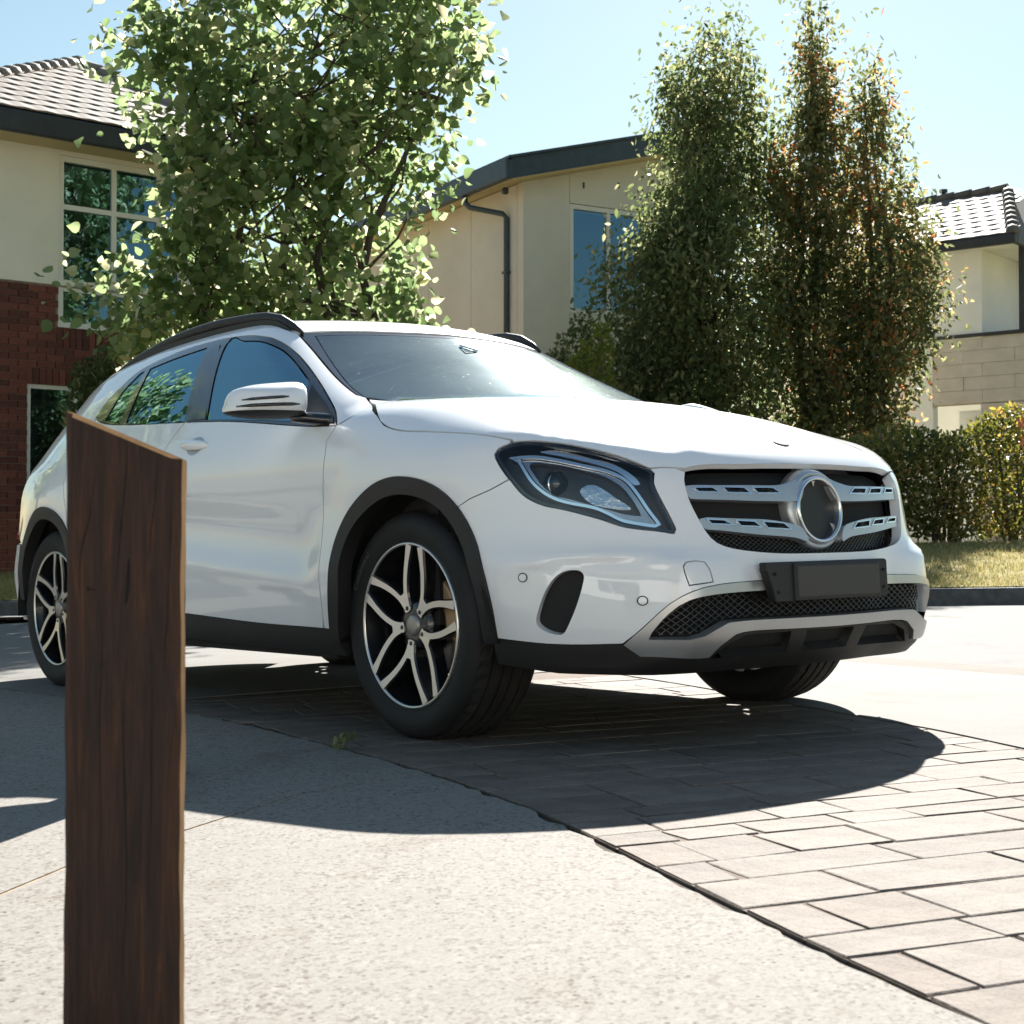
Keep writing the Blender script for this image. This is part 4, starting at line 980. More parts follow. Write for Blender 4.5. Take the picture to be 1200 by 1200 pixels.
# wheel-arch outlines (x, z)
AF = crv([(-.386,.27),(-.378,.316),(-.337,.446),(-.302,.582),(-.224,.683),(-.100,.752),(.015,.778),(.123,.771),(.215,.742),(.286,.692),(.347,.615),(.393,.508),(.409,.415),(.405,.300)], .02)
AC = np.array([.012,.33])
def ascale(P, d): v = P-AC; r = np.linalg.norm(v, axis=1, keepdims=True); return AC+v*(r-d)/r
AR = AF*np.array([1,1])+np.array([-2.705,0])
ARC = AC+np.array([-2.705,0])
def rscale(P, d): v = P-ARC; r = np.linalg.norm(v, axis=1, keepdims=True); return ARC+v*(r-d)/r
fcut, rcut = ascale(AF, .02), rscale(AR, .02)
def clipz(P, z, below=False): return P[P[:,1] > z]
door_f = crv(C['fdoor'], .03); hs = crv(C['hoodshut'], .03); hl = crv(C['headlight'], .012, True)
hl_side = to2d('side', to3d('front', hl)); hl_top = to2d('top', to3d('front', hl))
# --- front wing
a = fcut; pf = np.array([(-.100,.0)])
up_arch = a[(a[:,1] >= .316)]
bc_side = to2d('side', to3d('front', crv(C['bumcut'], .03)))
arch_part = up_arch[: int(np.argmin(np.linalg.norm(up_arch-bc_side[0], axis=1)))+1]
hl_rear = hl_side[[i for i in range(len(hl_side))]]
k0 = int(np.argmin(np.linalg.norm(hl_side-bc_side[-1], axis=1))); k1 = int(np.argmin(np.linalg.norm(hl_side-hs[-1], axis=1)))
nh = len(hl_side); seq = [(k0+i) % nh for i in range((k1-k0) % nh+1)]; seq2 = [(k0-i) % nh for i in range((k0-k1) % nh+1)]
hl_arc = hl_side[seq if len(seq) < len(seq2) else seq2]
wing = join([(-.352,.958)], door_f[1:-1], [(-.418,.318)], [(-.37,.316)], arch_part[1:], bc_side, hl_arc, hs[::-1])
panel('front_wing', 'side', [wing], MAT['paint'], .028)
# --- doors
dlo = C['dlo']; dl_low = crv([dlo[13], dlo[14], dlo[15], dlo[16], (-1.78,1.073), dlo[17], (-2.30,1.117), dlo[0]], .03)
dl_up = crv([dlo[0], dlo[1], dlo[2], dlo[3], dlo[4], dlo[5], dlo[6], dlo[7], dlo[8], dlo[9], dlo[10], dlo[11], dlo[12], dlo[13]], .03)
bx_ = -1.4649; i_b = int(np.argmin(np.abs(dl_low[:,0]-bx_)))
bshut = crv([dl_low[i_b], (-1.525,.99), (-1.56,.88), (-1.565,.60), (-1.545,.40), (-1.535,.352)], .03)
low = crv([(-.425,.318),(-.863,.325),(-1.369,.346),(-1.535,.352),(-1.9,.366),(-2.28,.383)], .03); i_l = int(np.argmin(np.linalg.norm(low-bshut[-1], axis=1)))
fd = join(door_f, low[:i_l], bshut[::-1], dl_low[:i_b][::-1])
panel('front_door', 'side', [fd], MAT['paint'], .028)
rarch_front = rcut[: len(rcut)]
fr_ar = rcut[(rcut[:,0] > -2.705) & (rcut[:,1] > .383)][::-1]
fr_ar = np.array([p for p in fr_ar])
rarc = rcut[(rcut[:,1] > .383) & (rcut[:,0] > -2.5)]; rarc = rarc[np.argsort(rarc[:,1])]
tp = rarc[rarc[:,1] < .60]
rshut = crv([tp[-1], (-2.42,.78), (-2.45,.90), (-2.41,1.02), dlo[0]+(0.02,-.012)], .03)
i_e = len(dl_low)-1
rd = join(bshut[::-1][:1], bshut, low[i_l:], tp, rshut, dl_low[i_b:][::-1])
panel('rear_door', 'side', [rd], MAT['paint'], .03)
# --- side frame: screen pillar, cant rail and rear quarter in one pressing
wsl = to2d('side', to3d('top', crv(C['ws_left'], .03)))
roofy = -.585
ex = np.linspace(-1.09, -2.95, 40); roofline = to2d('side', to3d('top', np.stack([ex, np.full(40, roofy)], 1)))
tail_edge = crv([roofline[-1], (-3.06,1.17), (-3.15,1.02), (-3.19,.95)], .03)
rear_ar = rcut[(rcut[:,1] > .60)]; rear_ar = rear_ar[np.argsort(rear_ar[:,0])]
i2 = int(np.argmin(np.linalg.norm(rear_ar-tp[-1], axis=1)))
lower_rear = np.array([(-3.32,.62), (-3.1,.60)])
frame = join([(-.352,.958)], [(-.309,1.025)], wsl, roofline, tail_edge, [(-3.25,.80)], [(-3.30,.66)], [rear_ar[0]+(-.02,.0)], rear_ar[:i2+1], rshut, dl_up)
panel('body_side', 'side', [frame], MAT['paint'], .035)
# --- glasshouse
trim = join(dl_low, dl_up)
gF = join(crv(C['glass_front'][[10,0,1,2,3,4,5,6]], .03), line(C['glass_front'][[6,7]], .03), crv(C['glass_front'][[7,8,9,10]], .03))
gR = join(line(C['glass_rear'][[5,0]], .03), crv(C['glass_rear'][[0,1,2]], .03), line(C['glass_rear'][[2,3]], .03), crv(C['glass_rear'][[3,4,5]], .03))
gq = C['glass_quarter'].copy(); gQ = join(crv(gq[[0,1,2]], .03), line(gq[[2,3]], .03), line(gq[[3,4]], .03), line(gq[[4,0]], .03))
panel('window_trim', 'side', [trim, gF, gR, gQ], MAT['gloss_black'], .03, off=.0005, shrink=.001)
panel('side_window', 'side', [gF], MAT['side_glass'], .03, off=-.003, flange=.004)
panel('side_window', 'side', [gR], MAT['side_glass'], .03, off=-.003, flange=.004)
panel('quarter_window', 'side', [gQ], MAT['side_glass'], .03, off=-.003, flange=.004)
panel('door_pillar', 'side', [C['bpillar']+np.array([[-.012,.004],[.010,.004],[.014,-.006],[-.010,-.006]])*-.4], MAT['gloss_black'], .03, off=.004, flange=.005)
# --- bonnet
bon_front = np.vstack([C['hl_top'][1:], C['grille_top'][:-1]]); 
hlT = hl_top[np.argsort(hl_top[:,0])]
htop = crv(C['hl_top'], .02); gt = crv(np.vstack([C['hl_top'][-1:], C['grille_top'][1:-1], [(.8395,-.14)], [(.846,0)]]), .03)
base = join(line([(-.309,-.7235),(-.398,-.688)], .02), crv([(-.398,-.688),(-.295,-.606),(-.15,-.468),(-.04,-.332),(.03,-.18),(.056,0)], .03))
rc = C['hoodshut_top']
half = join(base[::-1], crv(rc, .03), htop[0:], gt)
bonnet = join(half, mirt(half))
panel('bonnet', 'top', [bonnet], MAT['paint'], .03, both=False, flange=.02)
# --- roof and windscreen
wst = crv(np.vstack([C['ws_top'][:3], [(-.9075,0)]]), .03)
wsl_t = crv(C['ws_left'], .03)
hdr = np.array([(-1.045,-.562)]); rr_ = np.array([(-1.09, roofy)]); 
rx = np.linspace(-1.09,-2.95,30); rl_ = np.stack([rx, np.full(30, roofy)], 1)
tail = crv([(-2.95,roofy),(-3.02,-.45),(-3.07,-.2),(-3.08,0)], .04)
rh = join(wst[::-1], [tuple(wsl_t[-1])], rl_, tail)
panel('roof', 'top', [join(rh, mirt(rh))], MAT['paint'], .05, both=False)
wb = crv([(-.4154,-.678),(-.30,-.60),(-.15,-.46),(-.04,-.33),(.03,-.18),(.055,0)], .03)
sc = join(wb[::-1], wsl_t, wst)
gl_l = crv(np.vstack([[(-.405,-.655)], C['ws_glass_left'][1:]]), .03); gl_t = crv(np.vstack([C['ws_glass_top'][:3], [(-.868,0)]]), .03)
gl = join(wb[::-1]-(.012,0), gl_l, gl_t)
scF = join(sc, mirt(sc)); glF = join(gl, mirt(gl))
panel('windscreen_surround', 'top', [scF, glF], MAT['gloss_black'], .04, off=-.004, both=False)
ws = panel('windscreen', 'top', [glF], MAT['windscreen'], .05, off=-.004, both=False, flange=.004)[0]
panel('sensor_housing', 'top', [C['sensor']], MAT['matt_black'], .03, off=-.016, both=False, flange=.02, parent=ws)
b = MB(); tri = to3d('top', np.array([(-.735,.02),(-.79,-.025),(-.725,-.045)])); b.tube(list(map(tuple, tri-np.array([-.002,0,-.0]) ))+[tuple(tri[0])], .003, 5); b.build('camera_bezel', MAT['chrome'], car)
# --- bumper
hl_f = hl; kk0 = int(np.argmin(np.linalg.norm(hl_f-C['bumcut'][-1], axis=1))); kk1 = int(np.argmin(np.linalg.norm(hl_f-C['headlight'][8], axis=1)))
s1 = [(kk0+i) % nh for i in range((kk1-kk0) % nh+1)]; s2 = [(kk0-i) % nh for i in range((kk0-kk1) % nh+1)]
low_z = lambda s: hl_f[s][:,1].mean()
hl_low = hl_f[s1 if low_z(s1) < low_z(s2) else s2]
gr_l = crv(C['grille_left'], .02)
af_front = to2d('front', to3d('side', fcut[fcut[:,0] > .28])); af_front = af_front[np.argsort(-af_front[:,1])]
af_front = af_front[(af_front[:,1] < .68) & (af_front[:,1] > .31)]
sk = C['skid_out']; skt = crv(np.vstack([sk, [(-.12,.461),(0,.462)]]), .03)
gt_f = to2d('front', to3d('top', gt)); 
gl_start = int(np.argmin(np.linalg.norm(gr_l-np.array([-.4441,.7592]), axis=1)))
gg = gr_l[gl_start:]; gg = np.vstack([gg, [(0.,.529)]])
gtp = gt_f[gt_f[:,0] < gg[0][0]-.004]
halfb = join(gg[::-1], gtp[::-1], hl_low[::-1], crv(C['bumcut'], .03)[::-1][1:], af_front, crv(C['bumlow'], .03), skt[1:])
halfb = halfb[:-1] if abs(halfb[-1][0]) < 1e-6 else halfb
bump_loop = join(halfb, mir(halfb))
INT = crv(C['intake'], .006, True); TOW = join(crv(C['tow'], .01), [tuple(C['tow'][0])])
tow_l = join(crv(C['tow'], .012), line([C['tow'][-1], C['tow'][0]], .015))
rec_c = INT.mean(0)
def rec_off(P):                       # soft scoop round the side intakes
    u = np.arctan2(np.abs(P[:,1]), P[:,0]-AX)*US; z = P[:,2]
    d = np.sqrt(((u-.785)/.105)**2+((z-.415)/.125)**2); return -.020*np.clip(1.25-d, 0, 1)**1.0*np.clip((1.25-d)*1.2, 0, 1)
holes = [INT, mir(INT), tow_l]
body_b = panel('front_bumper', 'front', [bump_loop]+holes, MAT['paint'], .024, both=False, flange=.03, shrink=.0012)[0]
panel('tow_cover', 'front', [tow_l], MAT['paint'], .03, both=False, shrink=.002, off=-.0006, parent=body_b)
panel('side_intake', 'front', [INT], MAT['matt_black'], .03, off=-.024, flange=.004, shrink=0, parent=body_b)
for u, z in list(C['sensors'])+[(-C['sensors'][0][0], C['sensors'][0][1]), (-C['sensors'][1][0], C['sensors'][1][1])]:
    t = np.linspace(0, 2*math.pi, 18, endpoint=False); R1 = np.stack([u+.0135*np.cos(t), z+.0135*np.sin(t)], 1); R2 = np.stack([u+.0105*np.cos(t), z+.0105*np.sin(t)], 1)
    s = panel('parking_sensor', 'front', [R2], MAT['paint'], 0, off=.0032, both=False, flange=.002, shrink=0, parent=body_b)[0]
    panel('sensor_ring', 'front', [R1, R2], MAT['matt_black'], 0, off=.0022, both=False, flange=.001, shrink=0, parent=body_b)
# --- silver skid frame, mesh, black lower valance
sko = crv(sk, .02); skb = line(C['skid_bot'][:2], .03); skb2 = crv(np.vstack([C['skid_bot'][1:], [(-.14,.322),(0,.321)]]), .03)
halfs = join(skt[::-1], skb, skb2); halfs = halfs[:-1] if abs(halfs[-1][0]) < 1e-6 else halfs
skid_loop = join(skt[::-1][:-1], skb, skb2[:-1], [(0,.321)]); sl_ = skid_loop[1:] if abs(skid_loop[0][0]) < 1e-6 else skid_loop
skid_loop = join(skt[::-1], skb, skb2); skid_full = join(skid_loop, mir(skid_loop))
si_t = crv(np.vstack([C['skid_in_top'], [(0,.432)]]), .02); si_b = crv(np.vstack([[(0,.352)], C['skid_in_bot']]), .02)
sih = join(si_t[::-1], si_b[::-1]); 
inl = join(si_t[::-1], C['skid_in_bot'][::-1][:0] if False else [tuple(C['skid_in_top'][0])], crv(np.vstack([C['skid_in_bot'][::-1], [(0,.352)]]), .02))
skid_in = join(inl, mir(inl))
skid = panel('skid_frame', 'front', [skid_full, skid_in], MAT['silver'], .02, off=.007, both=False, flange=.035, shrink=.0008)[0]
panel('lower_mesh_backing', 'front', [skid_in], MAT['matt_black'], .05, off=-.045, both=False, flange=.004, shrink=-.02)
def lattice(name, loop, du, dz, off, r, m, parent):
    """diagonal mesh bars clipped to an outline on the front surface"""
    b = MB(); x0, y0 = loop.min(0); x1, y1 = loop.max(0); L2 = (y1-y0)
    for sgn in (1, -1):
        for u in np.arange(x0-L2*du/dz, x1+L2*du/dz, du):
            t = np.linspace(0, 1, 22); q = np.stack([u+sgn*(t*L2*du/dz)*1.0, y0+t*L2], 1); ok = inside(q, loop); i = 0
            while i < len(q):
                if ok[i]:
                    j = i
                    while j+1 < len(q) and ok[j+1]: j += 1
                    if j > i:
                        pp = to3d('front', q[[i, (i+j)//2, j]] if j-i > 1 else q[[i, j]]); pp = pp+grad(pp)*off; b.tube([tuple(v) for v in pp], r, 4, cap=False)
                    i = j+1
                else: i += 1
    o = b.build(name, m, parent); o['kind'] = 'stuff'; return o
lattice('lower_mesh', skid_in, .026, .019, -.030, .0028, MAT['gloss_black'], skid)
vb = line([(-.99,.235),(-.80,.212),(-.55,.205),(-.2,.205),(0,.205)], .04)
vt = join(crv(C['bumlow'], .03)+(0,-.001), C['skid_bot'][:2]+(0,-.002), skb2+(0,-.002))
val = join(vt[::-1], [(-1.0,.300)], vb)
pk = [np.array([(-.36,.285),(-.30,.308),(-.155,.311),(-.15,.255),(-.40,.250)]), np.array([(-.095,.311),(.095,.311),(.09,.255),(-.09,.255)])]
pk = [line(np.vstack([q, q[:1]]), .03)[:-1] for q in pk]
vfull = join(val, mir(val))
panel('lower_valance', 'front', [vfull, pk[0], pk[1], mir(pk[0])], MAT['plastic'], .035, off=-.004, both=False, flange=.03)
for q in (pk[0], pk[1], mir(pk[0])): panel('valance_pocket', 'front', [q], MAT['matt_black'], .04, off=-.033, both=False, flange=.003, shrink=0)
# --- number-plate holder with a blank dark plate
def tiltbox(name, x, y0, y1, z0, z1, th, m, parent, slope=.06, bev=.006, chamf=0):
    b = MB(); X = lambda z: x-(z-z0)*slope
    P = [(y0+chamf*1.6,z0),(y1-chamf*.4,z0),(y1,z0+chamf),(y1,z1-chamf*.3),(y1-chamf*.3,z1),(y0,z1),(y0,z1-.2*(z1-z0)),(y0+chamf,z0+chamf*2)] if chamf else [(y0,z0),(y1,z0),(y1,z1),(y0,z1)]
    n = len(P); b.add([(X(z),y,z) for y, z in P]+[(X(z)-th,y,z) for y, z in P], [tuple(range(n)), tuple(range(n, 2*n))[::-1]]+[(i+n, (i+1) % n+n, (i+1) % n, i) for i in range(n)])
    return bevel(b.build(name, m, parent), bev)
hold = tiltbox('plate_holder', .945, -.292, .224, .398, .507, .03, MAT['plastic'], car, .03, .005, .02)
rim = tiltbox('plate_frame', .953, -.188, .180, .399, .503, .012, MAT['plastic'], hold, .03, .005)
tiltbox('number_plate', .9555, -.179, .171, .408, .495, .008, MAT['plate'], hold, .03, .003)
for y, z in ((-.262,.475),(-.25,.425),(.204,.475),(.204,.425)):
    b = MB(); b.tube([(.944,y,z),(.9475,y,z)], .0045, 8); b.build('screw', MAT['matt_black'], hold)
# --- grille
g_full = join(np.vstack([[(0,.7825)], gr_l[1:], [(0,.529)]]), mir(np.vstack([[(0,.7825)], gr_l[1:], [(0,.529)]])))
panel('grille_backing', 'front', [g_full], MAT['matt_black'], .05, off=-.055, both=False, flange=.003, shrink=-.02)
gm_l = g_full[(g_full[:,1] < .60)]
lattice('grille_mesh', np.array([(-.40,.60),(-.35,.558),(-.28,.543),(-.1,.534),(.1,.534),(.28,.543),(.35,.558),(.40,.60)]), .018, .012, -.045, .0022, MAT['gloss_black'], car)
for nm, slots in (('slat_upper', ('slot_u0','slot_u1','slot_u2')), ('slat_lower', ('slot_l0','slot_l1','slot_l2'))):
    lp = join(crv(C[nm], .012, True)); hl_s = [line(np.vstack([C[s], C[s][:1]]), .02)[:-1] for s in slots]
    hl_in = [inset(h, .0035) for h in hl_s]
    sl2 = panel('grille_slat', 'front', [lp]+hl_s, MAT['silver'], .018, off=-.008, flange=.03, shrink=0)
    for side_, o in enumerate(sl2):
        for h, hi_ in zip(hl_s, hl_in):
            panel('slot_rim', 'front', [h, hi_], MAT['chrome'], 0, off=-.0055, flange=.012, shrink=0, both=False, parent=o, mirror_only=bool(side_))
ringc = Vector((.878, 0, .652)); tiltR = Matrix.Rotation(-math.radians(94), 4, 'Y')
def disc(name, prof, m, parent=None, loc=ringc, n=56):
    b = MB(); b.lathe(prof, n, 'z'); o = b.build(name, m, parent or car); 
    return o
def ringobj(name, prof, m, x=0., parent=None):
    """turned about the car's long axis; profile (radius, forward)"""
    b = MB(); n = 64; pr = len(prof); vs = []
    for k in range(n):
        a = 2*math.pi*k/n
        for r, h in prof: vs.append((ringc.x+x+h-.10*r*math.sin(a), ringc.y+r*math.cos(a), ringc.z+r*math.sin(a)))
    b.add(vs, [(k*pr+j, ((k+1) % n)*pr+j, ((k+1) % n)*pr+j+1, k*pr+j+1) for k in range(n) for j in range(pr-1)], 0, True)
    return b.build(name, m, parent or car)
emb = ringobj('emblem_ring', [(.0840,-.02),(.0845,.006),(.087,.0105),(.091,.012),(.0945,.0095),(.0960,.004),(.0960,-.02)], MAT['chrome'])
ringobj('emblem_surround', [(.0962,-.05),(.0965,-.004),(.104,.0),(.112,-.004),(.117,-.014),(.119,-.05)], MAT['silver'], parent=emb)
ringobj('emblem_disc', [(.0005,-.012),(.05,-.012),(.084,-.012)], mat('emblem recess', (.012,.012,.013), .45), parent=emb)
for a in (90, 215, 325):
    ar = math.radians(a); b = MB(); c_ = (math.cos(ar), math.sin(ar))
    P = [(.083, .007), (.083, -.007), (.066, 0)]
    vs = [(ringc.x-.008-.10*(r*c_[1]), r*c_[0]-w*c_[1], ringc.z+r*c_[1]+w*c_[0]) for r, w in P]; vs.append((ringc.x-.001-.10*.083*c_[1], .083*c_[0], ringc.z+.083*c_[1]))
    b.add(vs, [(0,1,3),(1,2,3),(2,0,3)]); b.build('emblem_tip', MAT['silver'], emb)
t = np.linspace(0, 2*math.pi, 20, endpoint=False); bu, bz = 0.0, .0
bc = np.array([(.745+.020*math.cos(a), .028*math.sin(a)) for a in t]); panel('bonnet_badge', 'top', [bc], MAT['matt_black'], 0, off=.003, both=False, flange=.004, shrink=0)
# --- headlamps
hlo = hl
for side_ in (0, 1):
    mo = bool(side_); k = dict(both=False, mirror_only=mo)
    house = panel('headlight', 'front', [inset(hlo, .001)], MAT['lamp_inner'], .03, off=-.050, flange=.004, shrink=-.012, **k)[0]
    k['parent'] = house
    do, di = crv(C['drl_out'], .012, True), crv(C['drl_in'], .012, True)
    rimw = inset(hlo, .010)
    panel('lamp_border', 'front', [inset(hlo, .0012), rimw], MAT['gloss_black'], .02, off=-.004, flange=.045, shrink=0, **k)
    d1, d2 = inset(do if area2(do) > 0 else do[::-1], .0085), inset(do if area2(do) > 0 else do[::-1], .0105)
    panel('light_strip', 'front', [do, d1], MAT['chrome'], .016, off=-.013, flange=.016, shrink=0, **k)
    panel('lamp_bezel', 'front', [d2, di], MAT['bezel'], .016, off=-.024, flange=.018, shrink=0, **k)
    panel('lamp_brow', 'front', [crv(C['brow'], .012, True)], MAT['chrome'], .02, off=-.017, flange=.02, shrink=0, **k)
    panel('reflector', 'front', [crv(C['reflector'], .012, True)], MAT['reflector'], .016, off=-.034, flange=.016, shrink=0, **k)
    pc = to3d('front', np.array([C['projector'][0]+(.006,-.002)])); pg = grad(pc)[0]; pc = pc[0]-pg*.052
    fx = Vector((1, -.12, .02)).normalized(); pc = Vector(pc)
    sgn = -1 if mo else 1
    a_ = fx.cross(Vector((0,0,1))).normalized(); u_ = a_.cross(fx)
    for nm, pr, m_ in (('projector_lens', [(.0005,.026),(.012,.0245),(.022,.019),(.029,.009),(.031,0)], MAT['lamp_glass']), ('projector_ring', [(.031,-.01),(.031,.004),(.034,.008),(.038,.004),(.039,-.02)], MAT['chrome'])):
        b = MB(); n = 32; vs = []
        for q in range(n):
            an = 2*math.pi*q/n
            for r, h in pr:
                v = pc+fx*h+a_*(r*math.cos(an))+u_*(r*math.sin(an)); vs.append((v.x, v.y*sgn, v.z))
        L_ = len(pr); fs = [(q*L_+j, ((q+1) % n)*L_+j, ((q+1) % n)*L_+j+1, q*L_+j+1) for q in range(n) for j in range(L_-1)]
        b.add(vs, fs if not mo else [f[::-1] for f in fs], 0, True); b.build(nm, m_, house)
    panel('lamp_lens', 'front', [hlo], MAT['lens'], .02, off=.0005, flange=.006, shrink=.002, **k)
# --- wheel-arch trims, sill trims
for (AA, sc_, nm) in ((AF, ascale, 'wheel_arch_trim'), (AR, rscale, 'wheel_arch_trim')):
    if AA is AR: AA = np.array([p for p in AA if p[0] > -2.7 or p[1] > .36])
    outer = AA; inner = sc_(AA, .052); lp = join(outer, inner[::-1])
    panel(nm, 'side', [lp], MAT['plastic'], .025, off=.007, flange=.055, shrink=0)
sl_top = crv([(-.372,.314),(-.425,.3165),(-.863,.3235),(-1.369,.3445),(-1.9,.3645),(-2.30,.383)], .03)
sl_bot = crv([(-.345,.231),(-.863,.239),(-1.384,.250),(-2.0,.262),(-2.36,.272)], .03)
panel('sill_trim', 'side', [join(sl_top[::-1], sl_bot[::-1][::-1])], MAT['plastic'], .03, off=-.003, flange=.06, shrink=0)
# --- rear end
rb = [(-.98,.27),(-.5,.25),(0,.25),(.5,.25),(.98,.27),(1.05,.62),(.6,.66),(0,.66),(-.6,.66),(-1.05,.62)]
panel('rear_bumper', 'rear', [line(np.array(rb+rb[:1]), .04)[:-1]], MAT['paint'], .05, both=False)
rqz = [(-1.01,.625),(-.9,.65)]
tgl = [(-.85,.665),(0,.668),(.85,.665),(.86,.80),(.78,.98),(.62,1.06),(0,1.06),(-.62,1.06),(-.78,.98),(-.86,.80)]
panel('tailgate', 'rear', [line(np.array(tgl+tgl[:1]), .04)[:-1]], MAT['paint'], .05, both=False)
rg = crv([(-2.99,-.56),(-3.06,-.3),(-3.10,0),(-3.06,.3),(-2.99,.56)], .04); rg2 = crv([(-3.20,.60),(-3.28,.3),(-3.30,0),(-3.28,-.3),(-3.20,-.60)], .04)
panel('rear_window', 'top', [join(rg, rg2)], MAT['gloss_black'], .05, both=False, off=-.003)
tl = np.array([(-1.02,.66),(-.87,.68),(-.70,.80),(-.66,.93),(-.78,.965),(-.92,.90)])
panel('tail_lamp', 'rear', [crv(tl, .02, True)], MAT['red_lens'], .03, off=.004, flange=.02)
# --- roof rails
rp = crv([(-1.02,-.556,1.352),(-1.075,-.56,1.378),(-1.16,-.565,1.419),(-1.26,-.568,1.441),(-1.5,-.57,1.456),(-1.754,-.57,1.459),(-2.06,-.567,1.444),(-2.397,-.56,1.403),(-2.62,-.553,1.358),(-2.74,-.55,1.318)], .06)
for s in (1, -1):
    b = MB(); b.tube([(x, y*s, z) for x, y, z in rp], [.004]+[.017]*(len(rp)-2)+[.004], 10, sx=.8, sy=1.1)
    o = b.build('roof_rail', MAT['plastic'], car)
    xs = np.linspace(-1.06, -2.72, 34); ft = to3d('top', np.stack([xs, np.full(34, -.572)], 1)); hgt = np.interp(-xs, -rp[:,0], rp[:,2])
    bb = MB(); w = .011
    vs = [(x, (y_+dy)*s, z) for (x, y_, z0), h in zip(ft, hgt) for dy in (-w, w) for z in (z0-.012, min(z0+.012, h-.004))]
    bb.add(vs, [(4*i+a, 4*i+4+a, 4*i+4+c, 4*i+c) for i in range(33) for a, c in ((0,1),(1,3),(3,2))]); bb.build('rail_base', MAT['plastic'], o)
# --- door mirrors
def mirror(s):
    out = [(-1.105,1.008),(-1.103,1.034),(-1.095,1.060),(-1.078,1.082),(-1.03,1.097),(-.96,1.106),(-.892,1.110),(-.868,1.098),(-.860,1.073),(-.863,1.015),(-.875,.998),(-.95,.990),(-1.04,.992)]
    O = crv(out, .012, True); c = O.mean(0); prof = [(0,.094),(.25,.091),(.5,.080),(.72,.060),(.88,.033),(.97,.010),(1.0,-.012),(.985,-.045),(.95,-.062)]
    def shell(name, keep_up, zcut, m, par, dx=0):
        b = MB(); n = len(O); vs = []
        for k, (f, dxx) in enumerate(prof):
            for p in O:
                q = c+(p-c)*f; yy = q[0]; sweep = (yy+.86)*.22       # outer end swept back
                vs.append((-.50+dxx+sweep+dx, yy*s, q[1]))
        fs = []
        for k in range(len(prof)-1):
            for i in range(n): fs.append((k*n+i, k*n+(i+1) % n, (k+1)*n+(i+1) % n, (k+1)*n+i))
        if s < 0: fs = [f[::-1] for f in fs]
        b.add(vs, fs, 0, True); me = b.mesh(name, m); bm = bmesh.new(); bm.from_mesh(me)
        bmesh.ops.remove_doubles(bm, verts=bm.verts, dist=1e-5)
        bmesh.ops.bisect_plane(bm, geom=bm.verts[:]+bm.edges[:]+bm.faces[:], plane_co=(0,0,zcut), plane_no=(0,0,1), clear_inner=keep_up, clear_outer=not keep_up)
        bm.to_mesh(me); bm.free(); return link(bpy.data.objects.new(name, me), par)
    cap = shell('door_mirror', True, 1.012, MAT['paint'], car)
    low_ = shell('mirror_base', False, 1.0112, MAT['plastic'], cap, -.002)
    b = MB(); n = len(O); vs = [(-.556+(p[0]+.86)*.22, (c+(p-c)*.945)[0]*s, (c+(p-c)*.945)[1]) for p in O]; b.add(vs, [tuple(range(n))[:: 1 if s > 0 else -1]]); b.build('mirror_glass', MAT['chrome'], cap)
    b = MB(); b.tube([(-.53,-.90*s*-1*-1,.998),(-.50,-.86*s,.993),(-.455,-.82*s,.985),(-.43,-.79*s,.978)], [.022,.026,.030,.034], 10, sx=1.5, sy=.8); b.build('mirror_arm', MAT['gloss_black'], cap)
    for (y0, z0), (y1, z1), r in (((-1.085,1.044),(-.965,1.053),.0052),((-1.098,1.024),(-.925,1.031),.0060)):
        P = []
        for t_ in np.linspace(0, 1, 7):
            y = y0+(y1-y0)*t_; z = z0+(z1-z0)*t_
            d = np.array([y,z])-c; fr = 1.0
            ang_ = math.atan2(d[1], d[0]); rad = np.array([math.atan2(q[1]-c[1], q[0]-c[0]) for q in O]); jj = int(np.argmin(np.abs(np.angle(np.exp(1j*(rad-ang_)))))); fr = np.linalg.norm(d)/np.linalg.norm(O[jj]-c)
            P.append((-.50+np.interp(fr, [p[0] for p in prof[:7]], [p[1] for p in prof[:7]])+(y+.86)*.22+.0005, y*s, z))
        b = MB(); b.tube(P, [.0025]+[r]*5+[.0025], 6); b.build('indicator_slot', MAT['gloss_black'], cap)
    return cap
mirror(1); mirror(-1)
# sail triangle behind the mirror
sail = join(line(C['sail'][[0,1,2,3]], .02), line(C['sail'][[3,4]], .02), line(C['sail'][[4,0]], .02)); sail = sail+(.006,.0)
panel('mirror_sail', 'side', [inset(sail, .004)], MAT['plastic'], .03, off=.004, flange=.006)
# --- door handles
def handle(cx, cz):
    for s in (1, -1):
        p = to3d('side', np.array([(cx, cz)])); g = grad(p)[0]; p = p[0]; b = MB(); n = 14; vs = []; segs = np.linspace(-1, 1, 15)
        for t_ in segs:
            w = math.sqrt(max(1-abs(t_)**3, .0))
            for k in range(n):
                a = 2*math.pi*k/n; vs.append((p[0]+.105*t_, (p[1]+g[1]*(.016*w)-.013*w*math.cos(a)*1)*s, p[2]+.0+.019*w*math.sin(a)+.006*t_*-1))
        fs = [(i*n+k, (i+1)*n+k, (i+1)*n+(k+1) % n, i*n+(k+1) % n) for i in range(14) for k in range(n)]
        b.add(vs, fs if s < 0 else [f[::-1] for f in fs], 0, True); o = b.build('door_handle', MAT['paint'], car)
        t = np.linspace(0, 2*math.pi, 28, endpoint=False); cup = np.stack([cx+.005+.060*np.cos(t), cz-.004+.034*np.sin(t)], 1)
        panel('handle_cup', 'side', [cup], MAT['silver'], 0, off=.0012, flange=.003, shrink=0, both=False, mirror_only=s < 0, parent=o)
handle(-1.30, .958); handle(-2.28, .99)
